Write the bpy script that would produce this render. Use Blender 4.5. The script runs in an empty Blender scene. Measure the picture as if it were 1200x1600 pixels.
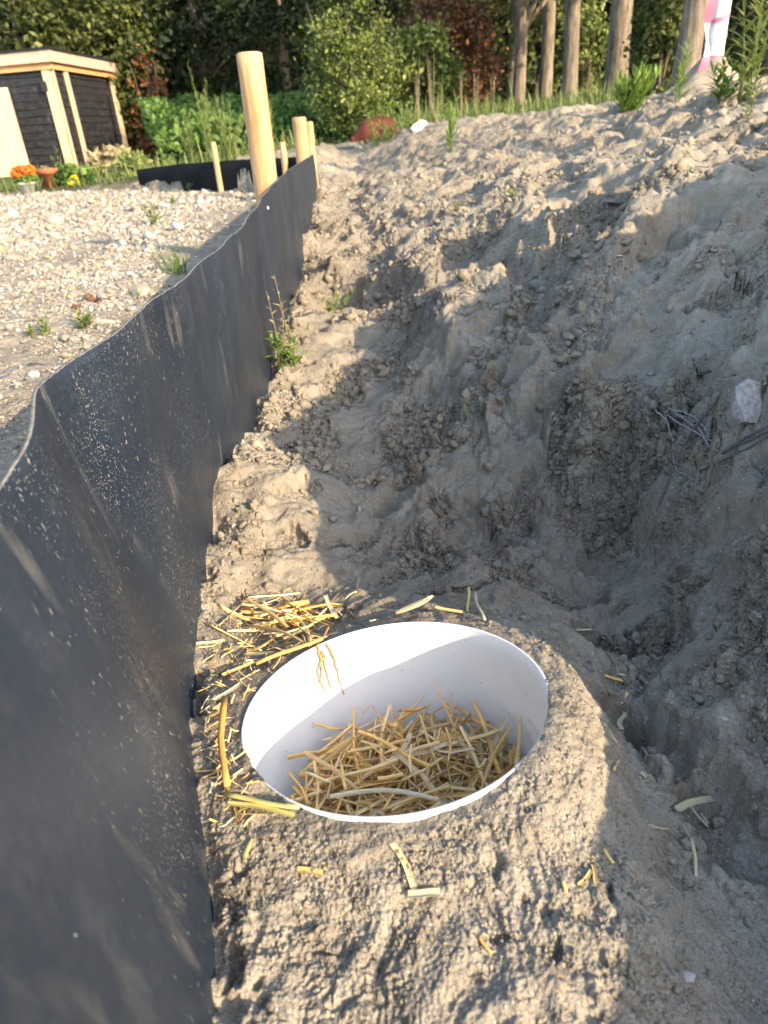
import bpy, math, random
import numpy as np
from mathutils import Vector, Matrix
random.seed(7); rng=np.random.default_rng(7)
DETAIL=1.0
S=bpy.context.scene; COL=S.collection
R=math.radians
# ------------------------------------------------------------------ camera
F=1050.; PIT=R(29.7); ROLL=R(4.0)
c_f=np.array([0,math.cos(PIT),-math.sin(PIT)]); u0=np.array([0,math.sin(PIT),math.cos(PIT)]); r0=np.array([1.,0,0])
c_r=r0*math.cos(ROLL)-u0*math.sin(ROLL); c_u=u0*math.cos(ROLL)+r0*math.sin(ROLL)
def ray(px,py): return c_f+c_r*((px-600)/F)-c_u*((py-800)/F)
def atz(px,py,z): d=ray(px,py); return d*(z/d[2])
def aty(px,py,y): d=ray(px,py); return d*(y/d[1])
cam=bpy.data.cameras.new('camera'); co=bpy.data.objects.new('camera',cam); COL.objects.link(co); S.camera=co
M=Matrix.Identity(4)
for i in range(3): M[i][0]=c_r[i]; M[i][1]=c_u[i]; M[i][2]=-c_f[i]
co.matrix_world=M
cam.sensor_fit='VERTICAL'; cam.sensor_height=36; cam.sensor_width=27; cam.lens=36*F/1600
cam.clip_start=.01; cam.clip_end=2000
cam.dof.use_dof=True; cam.dof.focus_distance=.88; cam.dof.aperture_fstop=cam.lens/3.0
# ------------------------------------------------------------------ light
SUN_EL=R(24.5); SX,SY=.72,-.69
n_=math.hypot(SX,SY); SX/=n_; SY/=n_
sdir=Vector((SX*math.cos(SUN_EL),SY*math.cos(SUN_EL),math.sin(SUN_EL)))
sl=bpy.data.lights.new('sun','SUN'); sl.energy=2.75; sl.angle=R(.5); sl.color=(1,.82,.58)
so=bpy.data.objects.new('sun',sl); COL.objects.link(so); so.rotation_euler=(-sdir).to_track_quat('-Z','Y').to_euler()
W=bpy.data.worlds.new('World'); S.world=W; W.use_nodes=True
wn=W.node_tree; bg=wn.nodes['Background']; sky=wn.nodes.new('ShaderNodeTexSky'); sky.sky_type='NISHITA'; sky.sun_disc=False
sky.sun_elevation=SUN_EL; sky.sun_rotation=math.atan2(SX,SY); wn.links.new(sky.outputs[0],bg.inputs[0]); bg.inputs[1].default_value=.15; sky.dust_density=1.2; sky.ozone_density=.6; sky.air_density=1.
S.view_settings.view_transform='Standard'; S.view_settings.look='None'; S.view_settings.exposure=2.10; S.view_settings.gamma=1
S.cycles.use_denoising=True; S.cycles.max_bounces=8; S.cycles.diffuse_bounces=4
# ------------------------------------------------------------------ noise
def h32(a,b,s):
    a=a.astype(np.int64)&0xffffffff; b=b.astype(np.int64)&0xffffffff
    h=(a*374761393+b*668265263+(s*1274126177&0xffffffff))&0xffffffff
    h=((h^(h>>13))*1274126177)&0xffffffff; h=((h^(h>>15))*2246822519)&0xffffffff
    return h^(h>>16)
def perlin(x,y,s=0):
    ix=np.floor(x); iy=np.floor(y); fx=x-ix; fy=y-iy
    u=fx*fx*fx*(fx*(fx*6-15)+10); v=fy*fy*fy*(fy*(fy*6-15)+10)
    def g(dx,dy):
        a=h32(ix+dx,iy+dy,s)*(2*math.pi/4294967296.); return np.cos(a)*(fx-dx)+np.sin(a)*(fy-dy)
    a=g(0,0); a+=u*(g(1,0)-a); b=g(0,1); b+=u*(g(1,1)-b)
    return (a+v*(b-a))*1.5
def fbm(x,y,s=0,o=4,g=.5):
    t=0; a=1.
    for i in range(o): t=t+a*perlin(x*2**i+i*7.3,y*2**i-i*3.1,s+i); a*=g
    return t
def worley(x,y,s=0):
    ix=np.floor(x); iy=np.floor(y); f1=np.full(x.shape,9.); f2=np.full(x.shape,9.); hid=np.zeros(x.shape)
    for dx in(-1,0,1):
        for dy in(-1,0,1):
            h=h32(ix+dx,iy+dy,s); px=ix+dx+(h&65535)/65536.; py=iy+dy+(h>>16)/65536.
            d=np.hypot(px-x,py-y); c=d<f1
            f2=np.where(c,f1,np.minimum(f2,d)); hid=np.where(c,(h&1023)/1023.,hid); f1=np.where(c,d,f1)
    return f1,f2,hid
def sst(a,b,x):
    t=np.clip((x-a)/(b-a),0,1); return t*t*(3-2*t)
# ------------------------------------------------------------------ terrain
def warp(x,y):
    r=np.hypot(x,y)+1e-9; k=np.log1p(r/.25)/r; return np.stack([x*k,y*k],-1)
def perlin3(x,y,z,s=0):
    ix,iy,iz=np.floor(x),np.floor(y),np.floor(z); fx,fy,fz=x-ix,y-iy,z-iz; f=lambda t:t*t*t*(t*(t*6-15)+10); u,v,w=f(fx),f(fy),f(fz)
    def g(a,b,c):
        h=h32(ix+a+(iz+c)*57,iy+b+(iz+c)*131,s); t=(h&65535)*(2*math.pi/65536); q=(h>>16)/32768.-1; r=np.sqrt(np.maximum(0,1-q*q)); return r*np.cos(t)*(fx-a)+r*np.sin(t)*(fy-b)+q*(fz-c)
    o=0
    for a,wa in((0,1-u),(1,u)):
        for b,wb in((0,1-v),(1,v)):
            for c,wc in((0,1-w),(1,w)): o=o+wa*wb*wc*g(a,b,c)
    return o*1.4
class RBF:
    def __init__(s,P,lam=2e-4):
        P=np.array(P,float); s.c=warp(P[:,0],P[:,1]); n=len(P)
        A=s.k(np.linalg.norm(s.c[:,None]-s.c[None],axis=-1))+np.eye(n)*lam
        Q=np.c_[np.ones(n),s.c]; B=np.block([[A,Q],[Q.T,np.zeros((3,3))]])
        s.w=np.linalg.solve(B,np.r_[P[:,2],0,0,0])
    def k(s,r): return np.where(r>1e-9,r*r*np.log(r+1e-12),0)
    def __call__(s,x,y):
        u=warp(x,y); sh=x.shape; u=u.reshape(-1,2); o=np.empty(len(u))
        for i in range(0,len(u),40000):
            v=u[i:i+40000]; d=np.linalg.norm(v[:,None]-s.c[None],axis=-1)
            o[i:i+40000]=s.k(d)@s.w[:-3]+s.w[-3]+v@s.w[-2:]
        return o.reshape(sh)
PX=[ # picture point, height: the ditch and the spoil bank as surveyed from the photograph
(330,1600,-.474),(600,1600,-.472),(900,1600,-.470),(330,1300,-.478),(640,1400,-.473),(880,1300,-.480),(880,1120,-.497),(860,1000,-.515),(700,950,-.540),(340,1010,-.540),(312,1150,-.492),(480,960,-.562),
(1000,1480,-.475),(960,1250,-.497),(1090,1330,-.575),(1000,1130,-.578),(1180,1470,-.568),(930,1010,-.565),(1080,1590,-.515),(1190,1590,-.56),
(1200,1260,-.55),(1200,1100,-.50),(1120,1000,-.525),(1050,1050,-.575),(1200,900,-.43),(1100,850,-.47),(1050,900,-.52),
(600,900,-.583),(420,900,-.578),(360,850,-.545),(430,740,-.528),(560,720,-.59),(620,800,-.60),(500,640,-.585),(560,600,-.59),(520,520,-.58),(480,560,-.565),(540,420,-.53),(505,330,-.44),(510,290,-.39),(400,660,-.56),(440,500,-.56),(480,400,-.50),
(760,880,-.57),(880,960,-.575),(900,800,-.53),(960,720,-.49),(950,650,-.42),(800,700,-.53),(800,640,-.49),(720,620,-.49),(690,760,-.575),(1050,620,-.375),(1180,640,-.33),(1100,740,-.42),(1180,780,-.40),(1000,800,-.51),
(640,500,-.52),(700,480,-.44),(800,460,-.42),(900,500,-.38),(1000,500,-.345),(1150,480,-.285),(1080,400,-.275),(950,380,-.285),(820,360,-.32),(700,360,-.39),(600,380,-.46),(560,320,-.43),(620,280,-.34),(700,280,-.285),(800,280,-.25),(1000,290,-.195),(1150,290,-.19),
(1200,235,-.145),(1050,230,-.14),(900,230,-.165),(780,235,-.19),(650,245,-.26),(540,265,-.36)]
GP=[tuple(atz(*p)) for p in [(a,b,c) for a,b,c in PX]]
GP+=[tuple(aty(px,py,y)) for px,py,y in((1200,182,3.2),(1060,185,4),(960,185,5),(850,198,5.6),(1110,136,6),(1200,130,6.5),(960,172,7),(800,197,7),(650,209,8.5),(500,238,8.5))]
GP+=[(1.0,.15,-.24),(1.5,.6,-.1),(2.2,.6,-.02),(.62,.2,-.40),(.5,-.1,-.47),(.9,-.45,-.37),(1.4,-.3,-.17),(.3,-.3,-.5),(0,-.6,-.45),(1.6,-1.1,-.25),(2.6,-.4,.0),(3.,1.6,.0),(0,0,-.47),(-.1,-.3,-.46),(2.2,-1.8,-.2),(0,-3,-.4),(1.2,-1.6,-.35),
 (5,0,.1),(7,6,.25),(4,9,.15),(6,13,.25),(2,12,.05),(0,12,-.15),(1,16,.0),(5,17,.15),(0,22,-.35),(12,20,.25),(-3,14,-.42),(-7,26,-.5),(20,0,.2),(0,-20,-.4),(-20,-10,-.45),(30,40,.1),(0,60,-.4),(-40,40,-.5),(300,300,0),(-300,300,-.4),(300,-300,0),(-300,-300,-.4)]
right_rbf=RBF(GP)
left_rbf=RBF([(-.3,.3,-.44),(-.3,1,-.45),(-.35,3,-.45),(-.4,6,-.43),(-.9,1.2,-.45),(-1,3,-.45),(-1.1,6,-.44),(-2,3,-.46),(-2.5,6,-.46),(-3,9,-.45),(-5,9,-.47),(-5,14,-.47),(-7.4,20,-.58),(-9.5,20,-.86),(-12,14,-.7),(-6,5,-.5),(-3,0,-.45),(-1,-1,-.45),(-10,0,-.5),(-4,20,-.5),(0,14,-.42)])
# fence plan: bottom line (soil side) and top line
FB=[[-.6,-.05],[0,-.088]]+[list(atz(a,b,c)[[1,0]]) for a,b,c in((322,1590,-.46),(312,1380,-.468),(308,1230,-.48),(288,1070,-.505),(305,980,-.525),(320,890,-.54),(338,785,-.555))]+[[1.25,-.288],[1.725,-.284],[2.168,-.288],[3.18,-.296],[4.46,-.31],[6.05,-.345]]
FB=np.array(FB)
def xfb(y): return np.interp(y,FB[:,0],FB[:,1])
def yard_mask(x,y):     # 1 on the gravel side of the screen
    far=6.15-1.0*(x+.35)      # line of the far screen
    return (x<xfb(y)-np.interp(y,[0,.5,1,2],[.06,.05,.03,.015]))&(y<far)
BA,BB=.075,-.170; BK=np.array([-.003,.478,-.4845])
def bplane(dx,dy): return BK[2]+BA*dx+BB*dy
def capsule(x,y,a,b,r):
    ax,ay=a; bx,by=b; dx,dy=bx-ax,by-ay
    t=np.clip(((x-ax)*dx+(y-ay)*dy)/(dx*dx+dy*dy+1e-12),0,1)
    return np.hypot(x-ax-t*dx,y-ay-t*dy)/r
PRINTS=[]   # (a,b,radius,depth) boot prints and hollows, from picture ends
def pr(p,q,z,r,d): PRINTS.append((atz(*p,z)[:2],atz(*q,z)[:2],r,d*(1.5 if z>-.52 or r>.04 else 1.15)))
pr((965,1110),(1045,1175),-.575,.030,.032); pr((1105,1255),(1185,1335),-.575,.034,.036)
pr((585,722),(560,735),-.59,.022,.016); pr((640,770),(600,800),-.60,.035,.022); pr((560,830),(520,850),-.58,.03,.012)
pr((455,815),(470,830),-.55,.014,.014); pr((930,985),(1000,985),-.56,.028,.018); pr((720,800),(760,850),-.58,.045,.015)
pr((830,800),(960,820),-.53,.06,.014); pr((540,600),(500,610),-.58,.05,.015); pr((700,690),(690,700),-.58,.03,.02)
pr((960,670),(1010,690),-.43,.045,.012); pr((540,450),(520,470),-.55,.09,.03); pr((640,640),(660,620),-.56,.05,.02)
pr((1000,420),(1080,380),-.29,.08,.03); pr((830,380),(850,400),-.33,.09,.03)
pr((900,330),(930,320),-.24,.1,.035); pr((730,380),(760,370),-.37,.12,.03); pr((930,560),(1010,520),-.36,.06,.018)
pr((700,580),(760,540),-.48,.09,.02); pr((880,620),(850,600),-.43,.05,.02); pr((470,400),(500,420),-.5,.08,.02)
PITS=[(375,1340,.016,.016),(395,1425,.022,.020),(350,1480,.02,.02),(430,1330,.012,.01),(560,1490,.012,.012),(585,1530,.01,.01),(700,1490,.010,.01),(760,1300,.006,.009),(775,1345,.006,.008),(770,1390,.006,.008),(860,1420,.012,.012),(870,1470,.01,.012),(910,1540,.018,.015),(500,1500,.012,.012),(490,1570,.014,.012),(640,1560,.012,.01),(735,1530,.011,.01),(355,1560,.018,.02),(930,1420,.012,.012)]
PITS=[(atz(a,b,-.463)[:2],r*.85,d*.8) for a,b,r,d in [(375,1345,.009,.012),(395,1430,.011,.012),(355,1500,.012,.012)]+PITS[8:14:2]+PITS[16:]]
SMOOTH=[(atz(a,b,z)[:2],atz(c,d,z)[:2],r) for a,b,c,d,z,r in((980,1110,1190,1400,-.578,.055),(830,800,990,850,-.52,.065),(650,500,720,600,-.49,.07),(990,490,1070,520,-.34,.07),(890,270,1020,270,-.18,.22),(560,720,570,640,-.59,.06),(770,390,720,380,-.38,.10),(480,930,620,930,-.575,.04),(960,560,880,560,-.40,.06),(1130,330,1050,350,-.23,.15),(840,700,760,730,-.53,.04))]
CRACKS=[([(772,1285),(770,1320),(778,1350),(774,1400)],.0035,.010),([(820,1400),(850,1425),(862,1470),(872,1500)],.004,.012),([(545,1330),(550,1390),(548,1470)],.003,.007),([(690,1510),(715,1480),(790,1470),(840,1485)],.0035,.009),([(370,1320),(362,1400),(368,1480),(345,1560)],.007,.015),([(440,1300),(420,1345),(405,1370)],.006,.010),([(945,1330),(960,1400),(955,1450),(975,1520)],.005,.010),([(500,1480),(560,1475),(580,1530)],.004,.009)]
CRACKS=[([tuple(atz(a,b,-.468)[:2]) for a,b in C],w_,d_) for C,w_,d_ in CRACKS]
def lod_w(lam,g): return np.clip((lam/g-2.2)/2.,0,1)
SCARPS=[]   # broken edges on the bank: plan polyline, drop, reach, uphill sign
def scarp(P,z,h,L,w=.012):
    C=np.array([atz(a,b,z)[:2] for a,b in P]); m=len(C)//2; d=C[m]-C[m-1]; d/=np.linalg.norm(d); n=np.array([-d[1],d[0]]); c=(C[m]+C[m-1])/2
    q=right_rbf(np.array([c[0]+n[0]*.08,c[0]-n[0]*.08]),np.array([c[1]+n[1]*.08,c[1]-n[1]*.08])); SCARPS.append((C,h,L,w,1. if q[0]>q[1] else -1.))
scarp([(790,700),(840,665),(900,695),(960,724),(1020,716),(1052,690)],-.46,.060,.10,.016)
scarp([(655,770),(700,830),(770,905),(870,938),(960,905),(1030,880)],-.56,.050,.07)
scarp([(1046,1060),(1060,960),(1076,870),(1092,800)],-.50,.070,.09)
scarp([(740,610),(705,545),(655,465),(605,385),(562,320)],-.47,.062,.20,.045)
scarp([(780,335),(850,358),(900,332),(960,385),(1000,432),(1090,445),(1150,420),(1215,440)],-.28,.075,.20,.075)
scarp([(870,285),(960,300),(1050,268),(1130,255),(1215,225)],-.17,.06,.25,.02)
scarp([(815,475),(880,442),(930,402),(995,372)],-.33,.05,.12)
scarp([(640,705),(690,662),(740,642),(800,700)],-.54,.045,.07)
scarp([(1040,600),(1110,585),(1160,560),(1215,545)],-.33,.05,.09)
scarp([(1085,850),(1140,838),(1215,815)],-.43,.05,.08)
scarp([(860,985),(930,1000),(1010,990)],-.565,.03,.05,.008)
scarp([(470,745),(430,775),(400,840)],-.545,.025,.05,.008)
def facet(x,y,sz,s):       # planar slabs with broken edges: value, closeness to an edge
    x=x/sz; y=y/sz; ix=np.floor(x); iy=np.floor(y); f1=np.full(x.shape,9.); f2=f1.copy(); v=np.zeros(x.shape)
    for dx in(-1,0,1):
        for dy in(-1,0,1):
            h=h32(ix+dx,iy+dy,s); px=ix+dx+(h&65535)/65536.; py=iy+dy+(h>>16)/65536.; h2=h32(ix+dx,iy+dy,s+17)
            d=np.hypot(px-x,py-y); c=d<f1; pl=((h2&255)/255.-.5)*1.3*(x-px)+((h2>>8&255)/255.-.5)*1.3*(y-py)+((h2>>16&255)/255.-.5)*.55
            f2=np.where(c,f1,np.minimum(f2,d)); v=np.where(c,pl,v); f1=np.where(c,d,f1)
    e=f2-f1; return v*sst(0,.34,e),1-sst(.0,.20,e)
def relief(x,y,g=None):
    """base height, fine relief, gravel, grass, crumble"""
    x=np.asarray(x,float); y=np.asarray(y,float)
    if g is None: g=np.full(x.shape,.004)
    rr=np.hypot(x,y); zr=right_rbf(x,y); ym=yard_mask(x,y)
    ledge=1-sst(.9,1.15,np.maximum(np.abs((x-.0)/.245),np.abs((y-.30)/.36)))
    rn=.6606*x+.7507*y; ra=.7507*x-.6606*y
    cr=np.interp(rn,[-.4,0,.2,.277,.4075,.49,.52,.55,.605,.66,.70,.76,1.144,1.467,2.2,2.5,3,4],[-.36,-.28,-.235,-.219,-.202,-.178,-.08,-.02,.0,.03,.08,.14,.18,.28,.38,.25,-.05,-.2])  # crest of an unseen added ridge, shaped to cast shade over ditch and ledge
    rg=cr-1.0*np.maximum(.5-ra,0)-.15*np.maximum(ra-.62,0)-2*np.maximum(-.5-rn,0)-1.*np.maximum(rr-2.7,0)
    zr=np.where(rr<4,zr+np.log1p(np.exp(np.clip((rg-zr)/.012,-40,40)))*.012,zr)
    bank=sst(-.57,-.48,zr)*(1-ledge)*(1-sst(8,14,rr)); near=1-sst(6,16,rr)
    x1=x+.6*(zr+.5)*bank; y1=y-.25*(zr+.5)*bank
    wx=x1+.05*fbm(x1*6,y1*6,21,2); wy=y1+.05*fbm(x1*6,y1*6,31,2)
    n1=fbm(x*3.2,y*3.2,3,3); rs=np.clip(rr/1.2,.5,2.0)
    st=.085; q=zr/st+n1*1.1+.3*fbm(x*10,y*10,90,2); fr=q-np.floor(q); sh=np.floor(q)+sst(.15,.92,fr)
    z=zr+bank*.62*(sh-q)*st*np.clip(1.3-rr*.02,.2,1)
    z=z+near*(1-.90*ledge)*(.026*n1*rs+.010*lod_w(.1,g)*fbm(wx*9,wy*9,5,3))
    a=R(28); sx=(x1*math.cos(a)+y1*math.sin(a)); sy=(-x1*math.sin(a)+y1*math.cos(a))
    fa,ea=facet(sx*.75+.10*fbm(x1*4,y1*4,61,2),sy*1.25+.10*fbm(x1*4,y1*4,62,2),.34,200); fb,eb=facet(sx*.8+.04*fbm(x1*9,y1*9,63,2),sy*1.2+.04*fbm(x1*9,y1*9,64,2),.13,201)
    ff=(1-ledge)*near*sst(.35,.7,rr)
    z=z+ff*(.046*fa*np.clip(rr/1.4,.6,1.8)*(.35+.65*bank)+.020*fb*(.5+.5*bank))
    scr=sst(.0,.5,fbm(x*2.1,y*2.1,44,2))
    z=z+bank*near*.0045*fbm(sx*3.0,sy*26,12,2)*lod_w(.05,g)*scr
    edge=np.zeros(x.shape)
    for C,h,L,w_,sg in SCARPS:
        cc=C.mean(0); rad=np.abs(C-cc).max()+3*L; I=np.nonzero((np.abs(x-cc[0])<rad)&(np.abs(y-cc[1])<rad))
        if not len(I[0]): continue
        u=x[I]; v=y[I]; f_=.5/L; u=u+.22*L*perlin(u*f_*4,v*f_*4,301)+.10*L*perlin(u*f_*11,v*f_*11,302); v=v+.22*L*perlin(u*f_*4,v*f_*4,303)+.10*L*perlin(u*f_*11,v*f_*11,304)
        bd=np.full(u.shape,9.); sd=np.zeros(u.shape); en=np.zeros(u.shape)
        for i_ in range(len(C)-1):
            ax,ay=C[i_]; ex,ey=C[i_+1]-C[i_]; tt=((u-ax)*ex+(v-ay)*ey)/(ex*ex+ey*ey); t=np.clip(tt,0,1); d=np.hypot(u-ax-t*ex,v-ay-t*ey); c=d<bd
            ov=np.maximum(0,-tt) if i_==0 else (np.maximum(0,tt-1) if i_==len(C)-2 else 0*tt)
            bd=np.where(c,d,bd); sd=np.where(c,np.sign((v-ay)*ex-(u-ax)*ey)*sg,sd); en=np.where(c,ov*math.hypot(ex,ey),en)
        q_=sd*bd; fade=np.exp(-(en/(.5*L))**2); z_=np.tanh(q_/w_)*.5*h*np.exp(-np.abs(q_)/L)*fade
        z=np.array(z); z[I]+=z_; edge[I]=np.maximum(edge[I],fade*np.exp(-((q_+.35*L)/(.35*L))**2))
    def local(c,rad):
        return np.nonzero((np.abs(x-c[0])<rad)&(np.abs(y-c[1])<rad))
    z=np.array(z)
    for a_,b_,r,d in PRINTS:
        c=((a_[0]+b_[0])/2,(a_[1]+b_[1])/2); I=local(c,math.hypot(a_[0]-b_[0],a_[1]-b_[1])/2+2.6*r)
        if not len(I[0]): continue
        xx,yy=x[I],y[I]; wob=1+.18*perlin(xx*35,yy*35,99)+.10*perlin(xx*110,yy*110,98)
        k=capsule(xx,yy,a_,b_,r)*wob; z[I]+=-d*(1-sst(.50,1.08,k))+.28*d*np.exp(-((k-1.25)/.26)**2)*(.6+.6*perlin(xx*70,yy*70,97))
    for a_,r,d in PITS:
        I=local(a_,3*r)
        if not len(I[0]): continue
        xx,yy=x[I],y[I]; k=np.hypot(xx-a_[0],yy-a_[1])/r*(1+.75*perlin(xx*45,yy*45,96)+.45*perlin(xx*130,yy*130,95)); z[I]-=.55*d*(1-sst(.1,1.25,k))
    for C,wd,dp in CRACKS:
        Ca=np.array(C); I=local(Ca.mean(0),np.abs(Ca-Ca.mean(0)).max()+.03)
        if not len(I[0]): continue
        xx,yy=x[I],y[I]; u=xx+.007*perlin(xx*60,yy*60,91)+.004*perlin(xx*190,yy*190,90); v=yy+.006*perlin(xx*60,yy*60,92); k=np.full(xx.shape,9.)
        for p_,q_ in zip(C[:-1],C[1:]): k=np.minimum(k,capsule(u,v,p_,q_,wd*.75))
        z[I]-=dp*.75*(1-sst(.2,1.2,k))*np.clip(.35+1.3*perlin(xx*70,yy*70,93),0,1.2)
    df=x-xfb(y); z=z-.018*np.exp(-((df-.004)/.012)**2)*(y<6)*(y>.1)*sst(-.3,.3,perlin(x*3,y*9,55))*(rr<4)
    z=z+.022*np.exp(-((df-.04)/.03)**2)*sst(0,.5,perlin(y*4.1,y*0,56))*(y>.6)*(y<6)
    # fine relief
    cm=sst(.10,.55,fbm(wx*3.6+3,wy*3.6,60,3)+.10*bank)
    cm=np.maximum(cm,.9*ea*bank*sst(-.3,.3,perlin(x*5,y*5,65))); cm=np.maximum(cm,.55*eb*sst(.0,.4,perlin(x*7,y*7,66)))*near
    cm=cm+.35*sst(2.2,3.2,y)*sst(.15,-.25,x-.24*y-.15)*(~ym); cm=np.maximum(cm,.75*edge*sst(-.35,.25,perlin(x*8,y*8,67))); cm=np.maximum(cm*(1-.8*ledge),.36*ledge*sst(.0,.45,fbm(x*13,y*13,61,2)+.25*sst(.36,.24,y)-.05)); cm=np.clip(cm,0,1)
    for a_,b_,r in SMOOTH: cm=cm*(1-.85*(1-sst(.55,1.1,capsule(x,y,a_,b_,r))))
    dz=.0035*near*fbm(wx*40,wy*40,80,2)*lod_w(.025,g)
    w=lod_w(.05,g)
    if w.max()>0:
        f1,f2,hid=worley(wx*23,wy*23,70); dz=dz+cm*w*.013*np.clip(1.5-rr*.24,.45,1)*((.05+hid**1.6)*sst(0,.34,f2-f1)*(1-.55*f1)-.25)*(1-.7*ledge)
    w=lod_w(.02,g)
    if w.max()>0:
        f1,f2,hid=worley(wx*58+.25*perlin(x1*90,y1*90,8),wy*58+.25*perlin(x1*90,y1*90,18),71); dz=dz+(.02+cm)*w*.0085*((.05+hid**1.4)*sst(0,.30,f2-f1)*(1-.5*f1)-.25)
    w=lod_w(.008,g)
    if w.max()>0:
        f1,f2,hid=worley(x1*150+.3*perlin(x1*260,y1*260,9),y1*150,72); sm=.35+1.0*sst(-.3,.4,fbm(x*9,y*9,77,2)); dz=dz+(.20*sm+.78*cm)*w*.0036*(1-.40*ledge)*((.1+hid)*sst(0,.35,f2-f1)-.3)
        f1,f2,hid=worley(x1*330,y1*330,74); dz=dz+(.5+.5*cm)*lod_w(.0045,g)*.0013*(hid*sst(0,.4,f2-f1)-.2)
        dz=dz+.0010*w*perlin(x1*300,y1*300,73)
    # soil pressed round the bucket
    dx,dy=x-BK[0],y-BK[1]; pl=bplane(dx,dy); q=pl-BK[2]; d=np.sqrt(dx*dx+dy*dy+q*q); th=np.arctan2(dy,dx)
    lip=.008*np.exp(-((th+.42)/.40)**2)+.006*np.exp(-((th+2.5)/.35)**2)-.0012-.004*np.exp(-((th-1.4)/.8)**2)-.003*np.exp(-((th+1.45)/.3)**2)
    t=sst(.150,.235,d); z=np.where(d<.26,(pl+lip)*(1-t)+z*t,z); hole=d<.1470
    z=np.where(hole,pl-.012,z); dz=np.where(hole,0,dz*(.45+.55*sst(.148,.19,d)))
    # gravel yard
    zl=left_rbf(x,y)+.018*fbm(x*1.6,y*1.6,40,3)*lod_w(.5,g)+.006*fbm(x*9,y*9,41,2)*lod_w(.1,g)*near
    z=np.where(ym,zl,z); dz=np.where(ym,.0025*fbm(x*45,y*45,42,2)*lod_w(.03,g),dz)
    gr=np.where(ym,sst(-.62,-.86,x+.18*fbm(x*2.2,y*1.1,43,3)+.05*np.minimum(y,6))*sst(-.55,-.25,-fbm(x*1.3+9,y*.8,46,3)+.12),0)
    gr=np.where(ym,np.maximum(gr,sst(-1.3,-1.9,x)*.85),0)
    gs=np.where(ym,0,sst(9,13,y+.6*x*(x<0)+.6*fbm(x,y,47,2)))
    gs=np.where(~ym&(x<-.5)&(y>5.5),sst(8.2,9.4,y+.4*fbm(x*2,y*2,48,2)),gs)
    return z,dz,gr,gs,cm
def height(x,y,g=None,want_mask=False):
    z,dz,gr,gs,cm=relief(x,y,g)
    return (z+dz,gr,gs,cm) if want_mask else z+dz
_zc={}
def hz(x,y): return float(height(np.array([float(x)]),np.array([float(y)]))[0])
def ground_hit(px,py,side=None):      # where a sight line meets the ground
    d=ray(px,py); n=d/np.linalg.norm(d); lo,hi=.25,45.
    for m in(110,28):
        t=np.exp(np.linspace(math.log(lo),math.log(hi),m)); P=n[None]*t[:,None]
        z=left_rbf(P[:,0],P[:,1]) if side=='yard' else height(P[:,0],P[:,1])
        b=np.where(P[:,2]<z)[0]
        if len(b)==0: return P[-1]
        i=max(1,b[0]); lo,hi=t[i-1],t[i]
    a=P[i-1]; c=P[i]; u=(a[2]-z[i-1]); v=(z[i]-c[2]); k=u/(u+v+1e-9)
    return a+(c-a)*min(max(k,0),1)
# ------------------------------------------------------------------ mesh helpers
def np_mesh(name,V,Fs,mats,smooth=True,col=None,uv=None,midx=None):
    me=bpy.data.meshes.new(name); V=np.asarray(V,np.float32)
    if isinstance(Fs,np.ndarray): Fs=[Fs]
    Fs=[np.asarray(f,np.int32) for f in Fs if len(f)]
    nl=sum(f.size for f in Fs); npoly=sum(len(f) for f in Fs)
    me.vertices.add(len(V)); me.vertices.foreach_set('co',V.ravel())
    me.loops.add(nl); me.loops.foreach_set('vertex_index',np.concatenate([f.ravel() for f in Fs]))
    me.polygons.add(npoly); tot=np.concatenate([np.full(len(f),f.shape[1],np.int32) for f in Fs])
    me.polygons.foreach_set('loop_start',np.r_[0,np.cumsum(tot)[:-1]].astype(np.int32))
    try: me.polygons.foreach_set('loop_total',tot)
    except Exception: pass
    me.polygons.foreach_set('use_smooth',np.full(npoly,smooth))
    if midx is not None: me.polygons.foreach_set('material_index',np.asarray(midx,np.int32))
    if col is not None:
        at=me.color_attributes.new('mask','FLOAT_COLOR','POINT'); c=np.ones((len(V),4),np.float32); c[:,:col.shape[1]]=col
        at.data.foreach_set('color',c.ravel())
    me.update(); me.validate()
    if uv is not None:
        l=me.uv_layers.new(name='UVMap'); vi=np.empty(len(me.loops),np.int32); me.loops.foreach_get('vertex_index',vi); l.data.foreach_set('uv',np.asarray(uv,np.float32)[vi].ravel())
    for m in (mats if isinstance(mats,(list,tuple)) else [mats]): me.materials.append(m)
    return me
def link(name,me,parent=None,loc=None):
    o=bpy.data.objects.new(name,me); COL.objects.link(o)
    if parent is not None: o.parent=parent
    if loc is not None: o.location=loc
    return o
def tag(o,label,cat,group=None,kind=None):
    if label: o['label']=label
    if cat: o['category']=cat
    if group: o['group']=group
    if kind: o['kind']=kind
    return o
def thing(name,label,cat,loc=(0,0,0),group=None):
    o=bpy.data.objects.new(name,None); COL.objects.link(o); o.location=loc; o.empty_display_size=.05
    return tag(o,label,cat,group)
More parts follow.
